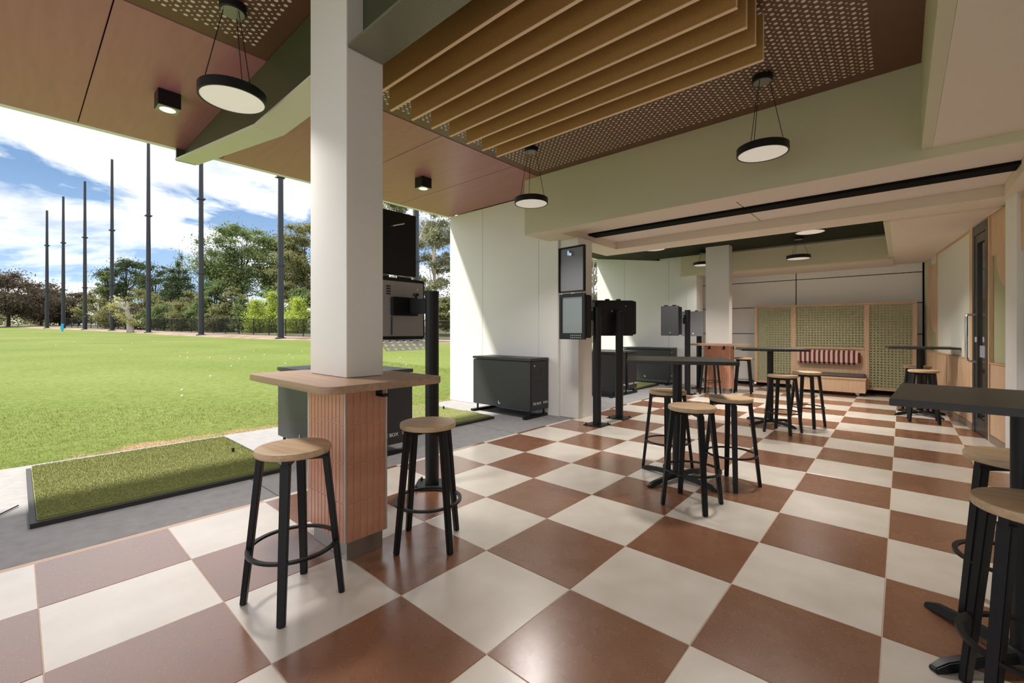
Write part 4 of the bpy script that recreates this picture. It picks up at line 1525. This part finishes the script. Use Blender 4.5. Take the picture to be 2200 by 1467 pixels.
def tree(px, fw, ytop, ybot, wpx, leaf, bark, n, label, cat='tree', shape='round', trunk=True, size=0.22, group='trees beyond the range fence', gap=0.5, elong=1.0, sd=0, tr=0.22, lean=0.0):
    rnd = random.Random(int(px * 7 + fw) + sd)
    if 236 < px < 700:
        fw *= 1.14
    x, y = cam_px(px, fw)
    gz = ground(x, y) + 0.1
    zt = CAM[2] - (ytop - 711.13) * fw / 943.895 - gz
    zb = max(0.15, CAM[2] - (ybot - 711.13) * fw / 943.895 - gz)
    wd = wpx * fw / 943.895
    root = empty('tree' if cat == 'tree' else 'shrub', (x, y, gz))
    tag(root, label, cat, group)
    cl = []
    H = zt - zb
    if shape == 'cone':
        k = 9
        for i in range(k):
            t = i / (k - 1)
            r = wd / 2 * (1 - t) ** 0.8 + 0.15
            zc = zb + H * (0.06 + 0.92 * t)
            m = max(1, int(6 * (1 - t)) + 1)
            for q in range(m):
                a = 2 * PI * q / m + i
                cl.append(((math.cos(a) * r * 0.6, math.sin(a) * r * 0.6, zc), (r * 0.55, r * 0.55, H * 0.085)))
    elif shape == 'column':
        for i in range(9):
            t = i / 8
            r = wd / 2 * (0.55 + 0.45 * math.sin(PI * min(1, t + 0.15)))
            cl.append(((rnd.uniform(-.3, .3) * r, rnd.uniform(-.3, .3) * r, zb + H * t), (r, r, H * 0.11)))
    else:
        m = int(30 + 24 * gap)
        for i in range(m):
            a = rnd.uniform(0, 2 * PI)
            t = rnd.random()
            prof = math.sin(PI * (0.12 + 0.80 * t)) ** 0.7
            r = wd / 2 * prof * rnd.uniform(0.25, 1.0)
            s_ = wd * rnd.uniform(0.08, 0.20) * (1.15 - 0.35 * t)
            cl.append(((math.cos(a) * r + lean * t * wd, math.sin(a) * r, zb + H * (0.10 + 0.84 * t)), (s_ * 1.2, s_ * 1.2, s_ * rnd.uniform(0.45, 0.8))))
    tag(link('foliage', foliage(cl, int(n * 4.2), size * 0.52, rnd, elong), LEAF[leaf], root), kind='stuff')
    if trunk:
        tb = MB()
        pts = [(0, 0, -0.4), (0.1, 0.05, zb * 0.6), (0.05 + lean * wd * 0.2, -0.1, zb + H * 0.3), (lean * wd * 0.6, 0, zb + H * 0.75)]
        tb.tube(pts, [tr, tr * 0.85, tr * 0.55, tr * 0.15], 8)
        to = build('trunk', tb, M[bark], root, smooth=60)
        for (c, rad) in cl[::4]:
            st = Vector((0.05 + lean * wd * 0.2, -0.05, zb + H * min(0.3, max(0.0, (c[2] - zb) / H - 0.25))))
            en = Vector(c)
            mid = st.lerp(en, 0.5) + Vector((0, 0, -0.08 * H * rnd.random()))
            build('branch', MB().tube([st, mid, en], [tr * 0.38, tr * 0.25, tr * 0.08], 5, cap=False), M[bark], to, smooth=60)
    return root


G2 = 'shrubs along the range fence'
tree(18, 88, 588, 672, 170, 'brown', 'bark_dark', 5200, 'wispy grey-brown tree at the far left edge of the lawn', shape='round', size=0.34, elong=1.7, tr=0.3)
tree(88, 98, 618, 688, 80, 'brown', 'bark_dark', 3000, 'grey-brown tree just left of the first mast', size=0.34, elong=1.6, tr=0.3)
tree(128, 104, 632, 700, 70, 'brown', 'bark_dark', 2600, 'grey-brown bushy tree between the first and third masts', size=0.34, elong=1.4)
tree(170, 104, 628, 704, 80, 'brown', 'bark_dark', 3000, 'grey-brown bushy tree behind the third mast', size=0.33, elong=1.4)
tree(215, 88, 620, 706, 74, 'olive', 'bark_dark', 3200, 'olive bushy tree left of the fourth mast', size=0.3)
tree(55, 110, 670, 704, 190, 'olive', 'bark_dark', 3000, 'low olive hedge under the far left trees', cat='shrub', trunk=False, size=0.35, group=G2)
tree(232, 84, 582, 640, 34, 'green', 'bark_dark', 900, 'small light green treetop beside the fourth mast', size=0.28)
tree(272, 78, 553, 655, 92, 'pine', 'bark_dark', 4200, 'dark open-branched pine right of the fourth mast', size=0.28, gap=0.9, tr=0.3)
tree(335, 74, 556, 690, 84, 'pine', 'bark_dark', 4600, 'dark bushy pine right of the fifth mast', size=0.27, gap=0.9, tr=0.3)
tree(384, 70, 535, 668, 84, 'pine', 'bark_dark', 8000, 'dark pointed conifer left of the sixth mast', shape='cone', size=0.24, tr=0.25)
tree(312, 66, 622, 700, 84, 'olive', 'bark_dark', 3800, 'brownish olive bush behind the pale gnarled tree', cat='shrub', size=0.24, group=G2)
tree(372, 60, 640, 712, 90, 'olive', 'bark_dark', 4200, 'olive thicket left of the sixth mast', cat='shrub', size=0.22, group=G2)
tree(418, 60, 618, 705, 60, 'olive', 'bark_red', 3400, 'olive tree just left of the sixth mast', size=0.22)
tree(520, 56, 484, 642, 176, 'green', 'bark_red', 9500, 'broad green tree with red trunks between the sixth and seventh masts', size=0.24, gap=1.0, tr=0.3, elong=1.4)
tree(462, 52, 600, 706, 74, 'green', 'bark_dark', 4200, 'soft drooping green tree right of the sixth mast', size=0.2, elong=1.5)
tree(500, 50, 612, 712, 50, 'olive', 'bark_red', 3000, 'olive bush in front of the red-trunked tree', cat='shrub', size=0.19, group=G2)
tree(548, 47, 648, 722, 52, 'lime', 'bark_dark', 3000, 'bright lime bamboo clump behind the fence left of the seventh mast', cat='shrub', shape='column', size=0.15, group=G2)
tree(584, 47, 632, 722, 46, 'lime', 'bark_dark', 3000, 'bright lime bamboo clump right behind the seventh mast', cat='shrub', shape='column', size=0.15, group=G2)
tree(640, 46, 645, 726, 66, 'lime', 'bark_dark', 3600, 'lime bamboo clump at the left side of the foreground column', cat='shrub', shape='column', size=0.15, group=G2)
tree(655, 54, 472, 660, 120, 'olive', 'bark_red', 8000, 'tall olive-green tree touching the left side of the foreground column', size=0.23, gap=0.9, tr=0.3, elong=1.5)
tree(600, 60, 510, 640, 90, 'green', 'bark_red', 5000, 'green tree behind the seventh mast', size=0.25, elong=1.4)
tree(745, 55, 470, 690, 130, 'green', 'bark_dark', 5000, 'green tree hidden behind the foreground column', size=0.26)
tree(850, 52, 400, 690, 110, 'gum', 'bark_pale', 7000, 'silvery gum tree left of the eighth mast', size=0.2, elong=1.6, gap=1.0, tr=0.3)
tree(935, 50, 395, 694, 110, 'gum', 'bark_pale', 9000, 'silvery gum tree between the eighth mast and the dividing wall', size=0.19, elong=1.6, gap=1.0, tr=0.25)
tree(1010, 56, 380, 700, 120, 'gum', 'bark_pale', 4500, 'silvery gum tree mostly hidden by the dividing wall', size=0.24, elong=1.6)
tree(1275, 60, 400, 705, 130, 'gum', 'bark_pale', 6000, 'silvery gum tree glimpsed in the gap beside the second column', size=0.24, elong=1.5)
tree(1180, 60, 400, 705, 120, 'gum', 'bark_pale', 3000, 'silvery gum tree out of sight behind the dividing wall', size=0.28, elong=1.5)

under = [(246, 62, 652, 712, 'olive', 'low olive scrub behind the fourth mast'), (290, 60, 660, 712, 'brown', 'low brown scrub behind the pale gnarled tree'),
         (345, 56, 655, 716, 'green', 'low green scrub right of the fifth mast'), (398, 54, 650, 716, 'olive', 'low olive scrub left of the sixth mast'),
         (445, 52, 640, 718, 'green', 'low green scrub right behind the sixth mast'), (480, 50, 650, 720, 'olive', 'low olive scrub under the drooping tree'),
         (522, 49, 640, 720, 'green', 'low green scrub around the red trunk'), (566, 52, 610, 720, 'green', 'green thicket behind the bamboo'),
         (612, 50, 600, 722, 'olive', 'olive thicket right of the seventh mast'), (655, 49, 610, 724, 'green', 'green thicket at the left side of the foreground column'),
         (845, 44, 660, 728, 'olive', 'olive scrub under the gum left of the eighth mast'), (950, 46, 640, 712, 'olive', 'brown-olive scrub beside the dividing wall')]
for (px, fw, yt, yb_, lf, lab) in under:
    tree(px, fw, yt, yb_, 70, lf, 'bark_dark', 3000, lab, cat='shrub', size=0.19, group=G2, trunk=False, elong=1.3)

# white gum trunk beside the eighth mast
x, y = cam_px(888, 42)
gzt = ground(x, y)
gt = empty('tree', (x, y, gzt))
tag(gt, 'slender white gum trunk standing left of the eighth mast', 'tree', 'trees beyond the range fence')
build('trunk', MB().tube([(0, 0, -0.3), (0.05, 0, 4), (-0.15, 0, 7.0), (0.1, 0, 10), (0.15, 0, 15)], [0.36, 0.32, 0.28, 0.24, 0.14], 10), M['bark_pale'], gt, smooth=60)
build('branch', MB().tube([(0.0, 0, 6.0), (-0.5, 0, 7.6), (-0.45, 0, 9.6), (-0.1, 0.1, 12.5)], [0.16, 0.15, 0.13, 0.06], 8), M['bark_pale'], gt, smooth=60)
build('branch', MB().tube([(0.1, 0, 8.4), (0.7, 0.2, 9.6), (1.6, 0.3, 11)], [0.14, 0.1, 0.05], 8), M['bark_pale'], gt, smooth=60)

# gnarled pale tree on the lawn edge
x, y = cam_px(278, 57)
gzt = ground(x, y)
dt = empty('tree', (x, y, gzt))
tag(dt, 'gnarled pale tree with twisted bare limbs at the lawn edge', 'tree')
cr_, sr_ = math.cos(YAW), math.sin(YAW)


def dp(a, z):
    return (a * cr_, a * sr_, z)


tk = build('trunk', MB().tube([dp(0.15, -0.2), dp(0.05, 1.2), dp(-0.15, 2.1), dp(-0.3, 3.0)], [0.42, 0.34, 0.27, 0.22], 9), M['bark_pale'], dt, smooth=60)
for pts, rr in (([dp(-0.3, 2.9), dp(-1.0, 3.4), dp(-1.4, 4.2), dp(-2.1, 4.8)], [0.2, 0.16, 0.13, 0.08]), ([dp(-0.3, 2.9), dp(-0.15, 3.6), dp(-0.3, 4.1)], [0.18, 0.13, 0.1]),
                ([dp(-1.0, 3.4), dp(-1.9, 3.3), dp(-2.4, 3.7)], [0.13, 0.1, 0.05])):
    build('branch', MB().tube(pts, rr, 7), M['bark_pale'], tk, smooth=60)
rnd = random.Random(3)
tag(link('foliage', foliage([(dp(-0.9, 2.2), (0.9, 0.9, 0.5)), (dp(-2.1, 3.4), (0.7, 0.7, 0.6)), (dp(-0.2, 1.6), (0.8, 0.8, 0.5)), (dp(-1.5, 4.3), (0.6, 0.6, 0.4)), (dp(0.5, 1.3), (0.6, 0.6, 0.5))],
                             3500, 0.09, rnd), LEAF['pale'], dt), kind='stuff')
